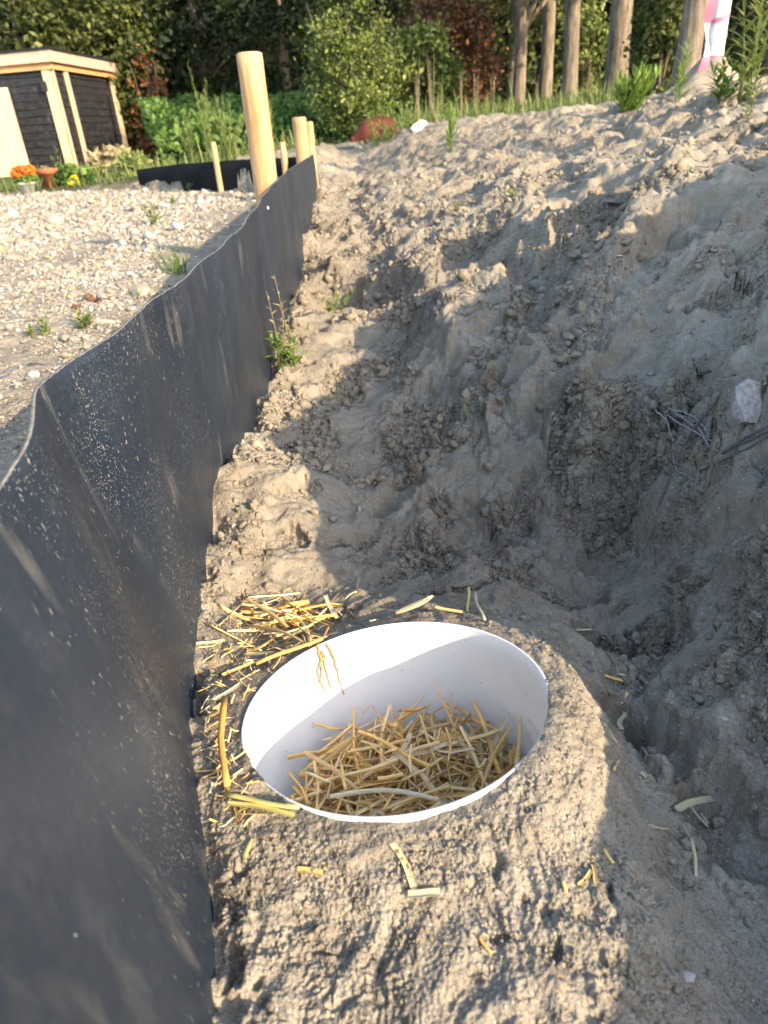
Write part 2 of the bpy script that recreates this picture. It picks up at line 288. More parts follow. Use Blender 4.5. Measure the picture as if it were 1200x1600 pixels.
class MB:
    def __init__(s): s.V=[]; s.Q=[]; s.T=[]; s.n=0; s.C=[]; s.U=[]
    def add(s,V,Q=None,T=None,c=None):
        V=np.asarray(V,float).reshape(-1,3)
        if Q is not None and len(Q): s.Q.append(np.asarray(Q)+s.n)
        if T is not None and len(T): s.T.append(np.asarray(T)+s.n)
        s.V.append(V); s.n+=len(V)
        cc=np.zeros((len(V),3)) if c is None else np.broadcast_to(np.asarray(c,float),(len(V),3)); s.C.append(cc)
    def box(s,o,ax,ay,az,c=None):      # corner and three edge vectors
        o,ax,ay,az=[np.asarray(v,float) for v in(o,ax,ay,az)]
        V=[o,o+ax,o+ax+ay,o+ay,o+az,o+ax+az,o+ax+ay+az,o+ay+az]
        s.add(V,[[0,3,2,1],[4,5,6,7],[0,1,5,4],[1,2,6,5],[2,3,7,6],[3,0,4,7]],c=c)
    def tube(s,P,r,n=6,cap=True,c=None,flat=1.):
        P=np.asarray(P,float); m=len(P); r=np.broadcast_to(np.asarray(r,float),(m,))
        T=np.gradient(P,axis=0); T/=np.linalg.norm(T,axis=1)[:,None]+1e-12
        ref=np.array([0,0,1.]) if abs(T[0,2])<.9 else np.array([1.,0,0])
        V=[]
        for i in range(m):
            a=np.cross(T[i],ref); a/=np.linalg.norm(a)+1e-12; b=np.cross(a,T[i])
            t=np.arange(n)*2*math.pi/n; V.append(P[i]+r[i]*(np.cos(t)[:,None]*a+flat*np.sin(t)[:,None]*b)); ref=b
        V=np.concatenate(V); Q=[[i*n+j,i*n+(j+1)%n,(i+1)*n+(j+1)%n,(i+1)*n+j] for i in range(m-1) for j in range(n)]
        Tq=[]
        if cap:
            V=np.r_[V,[P[0]],[P[-1]]]; k=m*n
            for j in range(n): Tq+= [[k,(j+1)%n,j],[k+1,(m-1)*n+j,(m-1)*n+(j+1)%n]]
        s.add(V,Q,Tq,c)
    def mesh(s,name,mat,smooth=True):
        Fs=[]
        if s.Q: Fs.append(np.concatenate(s.Q))
        if s.T: Fs.append(np.concatenate(s.T))
        return np_mesh(name,np.concatenate(s.V),Fs,mat,smooth,np.concatenate(s.C))
    def obj(s,name,mat,parent=None,smooth=True,loc=None): return link(name,s.mesh(name,mat,smooth),parent,loc)
def icos(sub):
    import bmesh
    b=bmesh.new(); bmesh.ops.create_icosphere(b,subdivisions=sub,radius=1); b.verts.ensure_lookup_table()
    V=np.array([v.co[:] for v in b.verts]); T=np.array([[v.index for v in f.verts] for f in b.faces]); b.free(); return V,T
ICO={k:icos(k) for k in(1,2,3)}
def rotm(n,r=rng):   # random rotations
    q=r.normal(size=(n,4)); q/=np.linalg.norm(q,axis=1)[:,None]; w,x,y,z=q.T
    return np.stack([np.stack([1-2*(y*y+z*z),2*(x*y-z*w),2*(x*z+y*w)],-1),np.stack([2*(x*y+z*w),1-2*(x*x+z*z),2*(y*z-x*w)],-1),np.stack([2*(x*z-y*w),2*(y*z+x*w),1-2*(x*x+y*y)],-1)],1)
def lump(sub,s,amp=.3,sq=(1,1,1)):
    V,T=ICO[sub]; n=fbm(V[:,0]*1.3+s*9.1+V[:,2]*.9,V[:,1]*1.3-s*5.7+V[:,2]*1.1,s,3)
    return V*(1+amp*n)[:,None]*np.array(sq),T
def crag(seed,sub=2):
    V,T=lump(sub,seed,.75,(1,.8,.7)); r=np.random.default_rng(seed+500)
    for _ in range(6):
        n=r.normal(size=3); n/=np.linalg.norm(n); d=r.uniform(.35,.7); q=V@n; V=V-np.maximum(q-d,0)[:,None]*n*.9
    return V*(1+.10*r.normal(size=len(V)))[:,None],T
# ------------------------------------------------------------------ materials
class NT:
    def __init__(s,name):
        s.m=bpy.data.materials.new(name); s.m.use_nodes=True; s.t=s.m.node_tree; s.b=s.t.nodes['Principled BSDF']; s.out=s.t.nodes['Material Output']
        s.b.inputs['Specular IOR Level'].default_value=.2; s.b.inputs['Roughness'].default_value=.8
    def n(s,ty,ins={},**kw):
        x=s.t.nodes.new(ty)
        for k,v in kw.items(): setattr(x,k,v)
        for k,v in ins.items():
            if hasattr(v,'is_output') : s.t.links.new(v,x.inputs[k])
            else: x.inputs[k].default_value=v
        return x
    def co(s,kind='Object',scale=(1,1,1),rot=(0,0,0)):
        c=s.n('ShaderNodeTexCoord'); m=s.n('ShaderNodeMapping',{'Vector':c.outputs[kind],'Scale':scale,'Rotation':rot}); return m.outputs[0]
    def noise(s,v,sc,det=3,ro=.55,dist=0): return s.n('ShaderNodeTexNoise',{'Vector':v,'Scale':sc,'Detail':det,'Roughness':ro,'Distortion':dist}).outputs[0]
    def vor(s,v,sc,feat='F1',out=0): return s.n('ShaderNodeTexVoronoi',{'Vector':v,'Scale':sc},feature=feat).outputs[out]
    def ramp(s,f,pts):
        r=s.n('ShaderNodeValToRGB',{0:f}); e=r.color_ramp.elements
        while len(e)<len(pts): e.new(.5)
        for i,(p,c) in enumerate(pts): e[i].position=p; e[i].color=(*c,1) if len(c)==3 else c
        return r.outputs[0]
    def mr(s,f,a,b,c=0,d=1): return s.n('ShaderNodeMapRange',{0:f,1:a,2:b,3:c,4:d}).outputs[0]
    def mix(s,f,a,b,ty='MIX'):
        x=s.n('ShaderNodeMix',data_type='RGBA',blend_type=ty)
        for i,v in((0,f),(6,a),(7,b)):
            if hasattr(v,'is_output'): s.t.links.new(v,x.inputs[i])
            else: x.inputs[i].default_value=(v if i==0 else ((*v,1) if len(v)==3 else v))
        return x.outputs[2]
    def math(s,op,a,b=0.):
        return s.n('ShaderNodeMath',{0:a,1:b},operation=op).outputs[0]
    def bump(s,h,dist,st=1.,prev=None):
        x=s.n('ShaderNodeBump',{'Height':h,'Distance':dist,'Strength':st})
        if prev is not None: s.t.links.new(prev,x.inputs['Normal'])
        return x.outputs[0]
    def attr(s,ch=0):
        a=s.n('ShaderNodeAttribute',attribute_name='mask'); return s.n('ShaderNodeSeparateColor',{0:a.outputs[0]}).outputs[ch]
    def set(s,col=None,rough=None,nor=None,spec=None):
        for k,v in(('Base Color',col),('Roughness',rough),('Normal',nor),('Specular IOR Level',spec)):
            if v is None: continue
            if hasattr(v,'is_output'): s.t.links.new(v,s.b.inputs[k])
            else: s.b.inputs[k].default_value=(*v,1) if isinstance(v,tuple) and len(v)==3 else v
        return s
def sand_nodes(k,v):
    n1=k.noise(v,2.2,4); n2=k.noise(v,23,5,.65); n3=k.noise(v,700,2,.7); gv=k.vor(v,900)
    c=k.ramp(n1,[(.32,(.272,.229,.170)),(.55,(.338,.292,.221)),(.72,(.398,.349,.272))])
    c=k.mix(k.mr(n2,.35,.68),(.72,.70,.67),(1.14,1.13,1.12)) if 0 else k.mix(1.0,c,k.ramp(n2,[(.34,(.74,.72,.69)),(.66,(1,1,1))]),'MULTIPLY')
    c=k.mix(1.0,c,k.ramp(n3,[(.30,(.62,.60,.58)),(.55,(1,1,1)),(.75,(1,1,1))]),'MULTIPLY')
    gc=k.n('ShaderNodeTexVoronoi',{'Vector':v,'Scale':420.}); g1=k.n('ShaderNodeSeparateColor',{0:gc.outputs['Color']}).outputs[0]
    c=k.mix(k.math('MULTIPLY',k.mr(g1,.965,.985),k.mr(gc.outputs[0],.45,.3)),c,(.52,.48,.42))
    b=k.bump(n3,.0016,.8); b=k.bump(gv,.0012,.5,b); b=k.bump(k.noise(v,160,4,.7),.005,.55,b); b=k.bump(k.noise(v,45,4,.6),.010,.35,b)
    return c,b
k=NT('sand_and_gravel_ground'); v=k.co()
c,b=sand_nodes(k,v)
cmv=k.mr(k.attr(2),.05,.6,.12,1.); wv=k.mix(.012,v,k.n('ShaderNodeTexNoise',{'Vector':v,'Scale':40.}).outputs[1],'ADD')
for sc_,di_ in((38.,.020),(85.,.010),(190.,.0045)):
    vd=k.n('ShaderNodeTexVoronoi',{'Vector':wv,'Scale':sc_},feature='F1'); vc=k.n('ShaderNodeSeparateColor',{0:vd.outputs['Color']}).outputs[0]
    hh=k.math('MULTIPLY',k.math('MULTIPLY',k.math('SUBTRACT',1.,vd.outputs[0]),k.math('ADD',vc,.25)),cmv); b=k.bump(hh,di_,.8,b)
gvn=k.n('ShaderNodeTexVoronoi',{'Vector':v,'Scale':46.}); cellc=k.n('ShaderNodeSeparateColor',{0:gvn.outputs['Color']}).outputs[0]
gcol=k.ramp(cellc,[(0,(.33,.28,.21)),(.3,(.40,.36,.30)),(.55,(.28,.23,.16)),(.8,(.46,.43,.37)),(1,(.25,.22,.19))])
gcol=k.mix(k.mr(gvn.outputs[0],.45,.75),gcol,(.30,.24,.17))
gm=k.math('MULTIPLY',k.attr(0),k.mr(k.noise(v,9,4),.30,.5))
c=k.mix(gm,c,gcol); b=k.bump(k.math('MULTIPLY',gm,k.math('SUBTRACT',1.,gvn.outputs[0])),.014,.9,b)
c=k.mix(k.attr(1),c,k.ramp(k.noise(v,3,4),[(.35,(.05,.055,.02)),(.65,(.10,.10,.04))]))
k.set(c,.95,b,.12); M_GROUND=k.m
k=NT('sand_clod'); v=k.co(); c,b=sand_nodes(k,v); c=k.mix(1.,c,k.mix(k.attr(0),(.92,.92,.92),(1.12,1.1,1.06)),'MULTIPLY'); k.set(c,.95,b,.12); M_CLOD=k.m
def leafmat(name,c1,c2,c3=None,tr=.25,rough=.55):
    k=NT(name); col=k.ramp(k.attr(0),[(0,c1),(.6,c2),(1,c3 or c2)]); k.set(col,rough,None,.25)
    t=k.n('ShaderNodeBsdfTranslucent',{0:col}); mx=k.n('ShaderNodeMixShader',{0:tr}); k.t.links.new(k.b.outputs[0],mx.inputs[1]); k.t.links.new(t.outputs[0],mx.inputs[2]); k.t.links.new(mx.outputs[0],k.out.inputs[0]); return k.m
M_WEED=leafmat('weed_leaf',(.085,.145,.025),(.165,.25,.045),(.26,.34,.08),.35)
M_FLEA=leafmat('pale_weed_leaf',(.12,.16,.04),(.20,.24,.07),(.30,.31,.11),.35)
M_DARK=leafmat('dark_forest_leaf',(.011,.018,.007),(.026,.039,.012),(.065,.078,.022),.15)  # leaf colour lowered to stand in for shade over the wood
M_OLIVE=leafmat('olive_leaf',(.036,.048,.013),(.082,.102,.025),(.17,.18,.048),.25)
M_SHRUB=leafmat('shrub_leaf',(.05,.075,.018),(.13,.165,.038),(.26,.29,.085),.25)
M_BRAM=leafmat('bramble_leaf',(.035,.078,.014),(.085,.155,.028),(.15,.23,.055),.25)
M_RED=leafmat('russet_leaf',(.055,.036,.018),(.155,.068,.030),(.25,.115,.050),.2)
M_DRY=leafmat('dry_stem',(.20,.15,.08),(.30,.24,.13),(.36,.30,.18),.15)
M_GRASS=leafmat('verge_grass',(.06,.10,.022),(.13,.17,.045),(.24,.23,.09),.3)
M_ORANGE=leafmat('orange_petal',(.62,.10,.012),(.75,.16,.02),(.82,.26,.05),.2)
M_YELLOW=leafmat('yellow_petal',(.70,.50,.03),(.75,.58,.05),None,.2)
def simple(name,col,rough=.7,spec=.3,n=0,amp=.25,scale=20,bd=0,stretch=(1,1,1)):
    k=NT(name); v=k.co(scale=stretch); nn=k.noise(v,scale,4); 
    c=k.mix(1.,(*col,1),k.ramp(nn,[(.3,(1-amp,)*3),(.7,(1,1,1))]),'MULTIPLY'); k.set(c,rough,k.bump(nn,bd,1.) if bd else None,spec); return k.m
# bark
k=NT('bark'); v=k.co(scale=(1,1,.18)); n=k.noise(v,16,5,.65); c=k.ramp(n,[(.3,(.07,.055,.042)),(.55,(.18,.145,.108)),(.75,(.29,.24,.185))]); k.set(c,.9,k.bump(n,.04,1.),.1); M_BARK=k.m
M_TWIG=simple('twig_bark',(.13,.10,.07),.9,.1,scale=30)
# peeled pine post
k=NT('peeled_pine'); v=k.co(scale=(1,1,.07)); n=k.noise(v,60,4,.6,.6); v2=k.co(scale=(1,1,.6)); kn=k.vor(v2,9.)
c=k.ramp(n,[(.25,(.37,.205,.10)),(.5,(.49,.315,.165)),(.8,(.57,.41,.235))]); c=k.mix(k.mr(kn,.14,.04),c,(.33,.16,.06)); c=k.mix(1.,c,k.ramp(k.noise(k.co(scale=(1,1,.3)),9,5,.7),[(.32,(.66,.60,.52)),(.6,(1,1,1))]),'MULTIPLY'); c=k.mix(k.mr(k.noise(k.co(scale=(1,1,.03)),90,2),.64,.70),c,(.20,.11,.045)); k.set(c,.7,k.bump(n,.004,.8),.2); M_POST=k.m
# black screen: recycled plastic sheet, splashed with sand
k=NT('black_plastic_screen'); uvc=k.co('UV'); 
def streak(rot,sc,str_,lo,hi,det=2):
    m=k.n('ShaderNodeMapping',{'Vector':k.n('ShaderNodeTexCoord').outputs['UV'],'Rotation':(0,0,rot),'Scale':(1,str_,1)}); return k.mr(k.noise(m.outputs[0],sc,det,.5),lo,hi)
patch=k.mr(k.noise(uvc,4.2,3,.6),.40,.58); patch2=k.mr(k.noise(uvc,9,3),.44,.60)
us=k.n('ShaderNodeSeparateXYZ',{0:k.n('ShaderNodeTexCoord').outputs['UV']}); band=k.ramp(k.math('DIVIDE',us.outputs[0],4.),[(.20,(.10,)*3),(.255,(1,)*3),(.36,(.9,)*3),(.50,(.30,)*3)]); nearz=k.mr(us.outputs[0],1.25,.95)
sp=k.math('MULTIPLY',k.math('MULTIPLY',streak(R(-32),290,.30,.665,.71),patch),k.math('MULTIPLY',band,.8)); 
vv=k.n('ShaderNodeMapping',{'Vector':k.n('ShaderNodeTexCoord').outputs['UV'],'Rotation':(0,0,R(-32)),'Scale':(1,.42,1)}).outputs[0]
vd=k.n('ShaderNodeTexVoronoi',{'Vector':vv,'Scale':640.}); vsel=k.n('ShaderNodeSeparateColor',{0:vd.outputs['Color']}).outputs[0]
dots=k.math('MULTIPLY',k.math('MULTIPLY',k.mr(vd.outputs[0],.27,.19),k.mr(vsel,.48,.56)),k.math('MULTIPLY',k.math('MULTIPLY',patch,patch2),band))
vd2=k.n('ShaderNodeTexVoronoi',{'Vector':uvc,'Scale':115.}); vs2=k.n('ShaderNodeSeparateColor',{0:vd2.outputs['Color']}).outputs[1]
dots2=k.math('MULTIPLY',k.mr(vd2.outputs[0],.11,.07),k.mr(vs2,.955,.97))
smear=k.math('MULTIPLY',streak(R(-14),22,.22,.60,.80,5),k.mr(k.noise(uvc,5.5,3),.45,.62))
film=k.math('MULTIPLY',k.mr(k.noise(uvc,130,4,.7),.42,.72),k.mr(k.noise(uvc,7,4),.42,.70))
c=k.ramp(k.noise(uvc,3,3),[(.3,(.009,.014,.023)),(.7,(.015,.022,.034))])
cloud=k.math('MULTIPLY',k.mr(k.noise(k.co('UV',scale=(1,.45,1)),16,6,.7),.50,.78),k.mr(k.noise(uvc,5,2),.42,.62)); c=k.mix(k.math('MULTIPLY',cloud,k.math('ADD',k.math('MULTIPLY',nearz,.09),.06)),c,(.36,.34,.30)); c=k.mix(k.math('MULTIPLY',film,.05),c,(.34,.32,.28)); c=k.mix(k.math('MULTIPLY',smear,.30),c,(.42,.38,.31)); c=k.mix(sp,c,(.40,.36,.28)); c=k.mix(k.math('MULTIPLY',dots,.85),c,(.42,.40,.35)); c=k.mix(dots2,c,(.46,.44,.39))
weave=k.n('ShaderNodeTexWave',{'Vector':uvc,'Scale':150.,'Distortion':.3},bands_direction='Y').outputs[1]
b=k.bump(weave,.0005,.25); b=k.bump(k.math('ADD',dots,sp),.001,.6,b); b=k.bump(k.noise(uvc,14,3),.006,.25,b)
k.set(c,k.mix(k.math('ADD',sp,dots),(.48,)*3,(.95,)*3),b,.34); M_FENCE=k.m
M_EDGE=simple('frayed_sheet_edge',(.24,.22,.18),.9,.1,scale=120,amp=.6)
M_FARF=simple('black_plastic_far_screen',(.007,.0075,.009),.85,.12,scale=4,amp=.3)
# bucket
k=NT('white_plastic'); v=k.co(); vd=k.n('ShaderNodeTexVoronoi',{'Vector':k.co(scale=(1,1,1.5)),'Scale':190.}); vs=k.n('ShaderNodeSeparateColor',{0:vd.outputs['Color']}).outputs[0]
ob=k.n('ShaderNodeSeparateXYZ',{0:k.n('ShaderNodeTexCoord').outputs['Object']})
zone=k.math('ADD',k.math('MULTIPLY',k.mr(ob.outputs[2],-.10,-.01),.6),k.math('MULTIPLY',k.mr(ob.outputs[0],.0,-.13),.5))
fl=k.math('MULTIPLY',k.mr(vd.outputs[0],.26,.18),k.mr(k.math('ADD',vs,k.math('MULTIPLY',k.math('MULTIPLY',zone,k.mr(k.noise(v,13,3),.45,.62)),.16)),.985,.998))
film=k.mr(k.noise(v,14,5,.65),.5,.75,0,.20)
c=k.mix(film,(.72,.72,.705),(.58,.55,.50)); c=k.mix(k.math('MULTIPLY',fl,.75),c,(.30,.23,.16)); k.set(c,.36,k.bump(k.noise(v,60,3),.0006,.3),.45); M_BUCKET=k.m
# straw
k=NT('straw'); rd=k.n('ShaderNodeObjectInfo').outputs['Random']; v=k.co(scale=(.05,1,1)); n=k.noise(v,900,3,.6)
c=k.ramp(k.math('FRACT',k.math('ADD',rd,k.attr(0))),[(0,(.66,.37,.095)),(.3,(.84,.56,.19)),(.55,(.88,.70,.35)),(.75,(.76,.45,.13)),(.9,(.88,.77,.52)),(1,(.50,.26,.07))])
c=k.mix(1.,c,k.ramp(n,[(.3,(.68,.64,.58)),(.65,(1,1,1))]),'MULTIPLY'); k.set(c,.42,k.bump(n,.0006,.5),.45); M_STRAW=k.m
k=NT('pale_straw'); v=k.co(scale=(.05,1,1)); n=k.noise(v,900,3); c=k.ramp(n,[(.3,(.42,.34,.19)),(.7,(.60,.51,.32))]); k.set(c,.45,None,.4); M_STRAWP=k.m
k=NT('green_straw'); v=k.co(scale=(.05,1,1)); n=k.noise(v,900,3); c=k.ramp(n,[(.3,(.36,.30,.08)),(.7,(.55,.48,.18))]); k.set(c,.45,None,.4); M_STRAWG=k.m
k=NT('pebble'); v=k.co(); c=k.ramp(k.attr(0),[(0,(.21,.165,.11)),(.2,(.31,.275,.22)),(.4,(.27,.205,.13)),(.6,(.42,.39,.335)),(.8,(.16,.14,.12)),(1,(.29,.245,.18))]); c=k.mix(1.,c,k.ramp(k.noise(v,220,3),[(.3,(.75,.74,.72)),(.6,(1,1,1))]),'MULTIPLY'); k.set(c,.6,None,.3); M_PEB=k.m
k=NT('pale_stone'); v=k.co(); n=k.noise(v,170,4,.7); c=k.ramp(n,[(.32,(.12,.11,.10)),(.48,(.25,.235,.21)),(.7,(.34,.325,.295))]); k.set(c,.85,k.bump(k.noise(v,60,5,.7),.004,.8),.2); M_STONE=k.m
M_SLATE=simple('grey_slab',(.20,.18,.15),.85,.2,scale=60,amp=.4,bd=.004)
M_ROOT=simple('root_fibre',(.40,.38,.34),.85,.2,scale=400,amp=.75)
M_ROOTD=simple('dark_root',(.15,.145,.145),.8,.25,scale=300,amp=.6)
# ------------------------------------------------------------------ ground sheet
def build_ground():
    d=1/DETAIL
    t1=np.arange(R(-54),R(52),.0017*d); t0=np.linspace(-math.pi,R(-54),70)[:-1]; t2=np.linspace(R(52),math.pi,70)
    th=np.r_[t0,t1,t2[1:-1]]
    r1=np.exp(np.arange(math.log(.17),math.log(9),.0034*d)); r2=np.exp(np.linspace(math.log(9),math.log(60),260)); r3=np.exp(np.linspace(math.log(60),math.log(700),20))
    r=np.r_[np.linspace(.02,.17,10)[:-1],r1,r2[1:],r3[1:]]
    T,Rr=np.meshgrid(th,r); X=Rr*np.sin(T); Y=Rr*np.cos(T)
    dens=(T>R(-54.1))&(T<R(52.1)); g=np.where(dens,Rr*.0036*d,np.maximum(Rr*.07,.03))
    g=np.where(Rr>9,Rr*.008,g)
    Z=np.empty(X.size); DZ=np.empty(X.size); MK=np.empty((X.size,3)); x=X.ravel(); y=Y.ravel(); gg=g.ravel()
    for i in range(0,X.size,150000):
        s=slice(i,i+150000); z,dz,gr,gs,cm=relief(x[s],y[s],gg[s]); Z[s]=z; DZ[s]=dz; MK[s,0]=gr; MK[s,1]=gs; MK[s,2]=cm
    Zg=Z.reshape(X.shape); Pg=np.stack([X,Y,Zg],-1); a_=np.roll(Pg,-1,1)-np.roll(Pg,1,1); b_=np.gradient(Pg,axis=0); Nn=np.cross(a_,b_); Nn*=np.sign(Nn[...,2:]+1e-12); Nn/=np.linalg.norm(Nn,axis=-1,keepdims=True)+1e-12
    Nn[...,2]=np.maximum(Nn[...,2],.25); D3=np.zeros(X.size); I=np.nonzero((dens&(Rr<4.5)&(Rr>.2)).ravel()&(x>xfb(y)))[0]
    ld=np.maximum(1-sst(.9,1.15,np.maximum(np.abs(x[I]/.245),np.abs((y[I]-.30)/.36))),sst(.23,.17,np.hypot(x[I]-BK[0],y[I]-BK[1]))); gi=gg[I]
    for sc,am,sd in((17,.0065,5),(41,.0090,6),(95,.0055,7)):
        q=perlin3(x[I]*sc,y[I]*sc,Z[I]*sc,sd); D3[I]+=(np.abs(q)-.22)*am*lod_w(.6/sc,gi)*(1-.88*ld)*(.45+.75*MK[I,2])
    V=(Pg+Nn*(DZ+D3).reshape(X.shape)[...,None]).reshape(-1,3); nr,nt=X.shape; i=np.arange(nr-1)[:,None]*nt; j=np.arange(nt)[None]; j2=(j+1)%nt
    Q=np.stack([i+j,i+j2,i+nt+j2,i+nt+j],-1).reshape(-1,4)[:,::-1]
    dx,dy=x-BK[0],y-BK[1]; ins=np.sqrt(dx*dx+dy*dy+(BA*dx+BB*dy)**2)<.1466; Q=Q[~ins[Q].any(1)]
    # centre fan
    V=np.r_[V,[[0,0,Z[0]]]]; MK=np.r_[MK,[[0,0,0]]]; jj=np.arange(nt); Tq=np.c_[np.full(nt,len(V)-1),(jj+1)%nt,jj]
    me=np_mesh('ground',V,[Q,Tq],M_GROUND,True,MK); o=link('ground',me); tag(o,'sandy ditch, spoil bank and gravel yard','ground',None,'structure')
    return o
build_ground()
# ------------------------------------------------------------------ loose clods of sand (countless)
def scatter(n,lib,name,mat,pts,size,col,sink=.25,squash=None):
    Vs=[];Ts=[];Cs=[];k=0; pick=rng.integers(0,len(lib),n); rm=rotm(n)
    for li,(V,T) in enumerate(lib):
        idx=np.where(pick==li)[0]
        if len(idx)==0: continue
        P=np.einsum('nij,vj->nvi',rm[idx],V)*size[idx][:,None,None]
        if squash is not None: P[:,:,2]*=squash
        P+=pts[idx][:,None,:]; P[:,:,2]+=(size[idx]*(.5-sink))[:,None]
        m=len(V); Vs.append(P.reshape(-1,3)); Ts.append((T[None]+(np.arange(len(idx))*m)[:,None,None]+k).reshape(-1,3)); k+=len(idx)*m
        Cs.append(np.repeat(col[idx],m,0))
    return np_mesh(name,np.concatenate(Vs),np.concatenate(Ts),mat,True,np.concatenate(Cs))
def polar(n,t0,t1,r0_,r1_):
    t=rng.uniform(R(t0),R(t1),n); r=np.exp(rng.uniform(math.log(r0_),math.log(r1_),n)); return r*np.sin(t),r*np.cos(t),r
def clods():
    n=230000; x,y,r=polar(n,-34,50,.28,7.5)
    ok=(~yard_mask(x,y))&(x>xfb(y)+.012)
    d=np.hypot(x-BK[0],y-BK[1]); ok&=d>.165
    x,y,r=x[ok],y[ok],r[ok]
    z,gr,gs,cm=height(x,y,None,True)
    ledge=(np.abs(x)<.22)&(y<.65)
    nf=np.abs(x-xfb(y))<.09
    pz=np.clip(cm*cm*.9,0,1)*np.where(ledge,.25,1)*np.clip(1.3-r*.12,.35,1)+np.where(nf&~ledge,.20,0)+.016
    ok=rng.random(len(x))<pz; x,y,z,r,ledge=x[ok],y[ok],z[ok],r[ok],ledge[ok]
    s=np.minimum(.0014*(1-rng.random(len(x)))**-.46,.010)*np.clip(r/.9,.75,2.4)*np.where(ledge,.6,1)
    lib=[crag(i) for i in range(14)]
    col=np.c_[rng.random(len(x)),rng.random(len(x)),rng.random(len(x))]
    me=scatter(len(x),lib,'sand_clods',M_CLOD,np.c_[x,y,z],s,col,.35); o=link('sand_clods',me); tag(o,'loose crumbs and clods of sand strewn over the ditch and bank','sand clods',None,'stuff')
clods()
def crumbs():
    n=60000; x,y,r=polar(n,-34,48,.24,1.25); d=np.hypot(x-BK[0],y-BK[1]); ok=(x>xfb(y)+.006)&(d>.155); x,y=x[ok],y[ok]
    z,gr,gs,cm=height(x,y,np.full(len(x),.0025),True); ok=rng.random(len(x))<.18+.8*cm; x,y,z=x[ok],y[ok],z[ok]
    s_=np.minimum(.00055*(1-rng.random(len(x)))**-.45,.0028); lib=[crag(i+40,1) for i in range(10)]; col=rng.random((len(x),3))
    o=link('sand_crumbs',scatter(len(x),lib,'sand_crumbs',M_CLOD,np.c_[x,y,z],s_,col,.3)); tag(o,'fine grains and crumbs of sand loose on the soil near the bucket','sand crumbs',None,'stuff')
crumbs()
def pebbles():
    n=150000; x,y,r=polar(n,-44,-2,.9,17)
    ok=yard_mask(x,y)&(x<xfb(y)-.06); x,y,r=x[ok],y[ok],r[ok]
    z,gr,gs,cm=height(x,y,None,True)
    bare=sst(.15,.45,fbm(x*1.1+9,y*.7,46,3)); p=np.clip(gr*.9,0,1)*(1-.85*bare)+.05
    ok=rng.random(len(x))<p; x,y,z,r=x[ok],y[ok],z[ok],r[ok]
    s=rng.lognormal(math.log(.0051),.50,len(x))*np.clip(r/2.6,.8,2.6)
    lib=[lump(1,i+20,.35,(1,.8,.55)) for i in range(8)]
    col=np.c_[rng.random(len(x)),rng.random(len(x)),rng.random(len(x))]
    me=scatter(len(x),lib,'gravel',M_PEB,np.c_[x,y,z],s,col,.2,.75); o=link('gravel',me); tag(o,'pale shingle of cream and white pebbles spread over the yard','gravel',None,'stuff')
pebbles()
# ------------------------------------------------------------------ the near screen with its posts
TOPPX=[(0,750,-.178),(20,720,-.177),(40,690,-.176),(52,658,-.175),(57,635,-.174),(64,608,-.174),(80,592,-.175),(100,575,-.176)]
ft=[tuple(atz(*p)) for p in TOPPX]
for px,py in((150,540),(210,495),(280,440),(330,398),(370,363),(392,335),(420,295),(450,266)):
    d=ray(px,py); y=1.
    for _ in range(30):
        X=-.268-.013*y; t=X/d[0]; y=t*d[1]
    ft.append(tuple(d*t))
ft.append(tuple(aty(491,240,6.05)))
FT=np.array(ft); FT=FT[np.argsort(FT[:,1])]
FT=np.r_[[[-.05,-.6,-.16],[-.125,0.,-.172]],FT]
def fence_pt(y,h):     # h 0 at the buried foot, 1 at the top edge
    xb=xfb(y); xt=np.interp(y,FT[:,1],FT[:,0]); zt=np.interp(y,FT[:,1],FT[:,2]); zf=-.72
    zs=np.interp(y,[0,.35,.57,.8,1.1,2,3.2,4.5,6],[-.462,-.475,-.51,-.54,-.56,-.57,-.5,-.45,-.4]); z=zf+(zt-zf)*h; k=np.clip((z-zs)/(zt-zs),-.5,1)
    bul=.010*np.sin(y*5.2+1)*np.sin(math.pi*np.clip(k,0,1))*np.clip(y/1.2,.2,1)+.004*np.sin(y*19)*np.clip(k,0,1)
    return np.stack([xb+(xt-xb)*k+bul,y,z],-1)
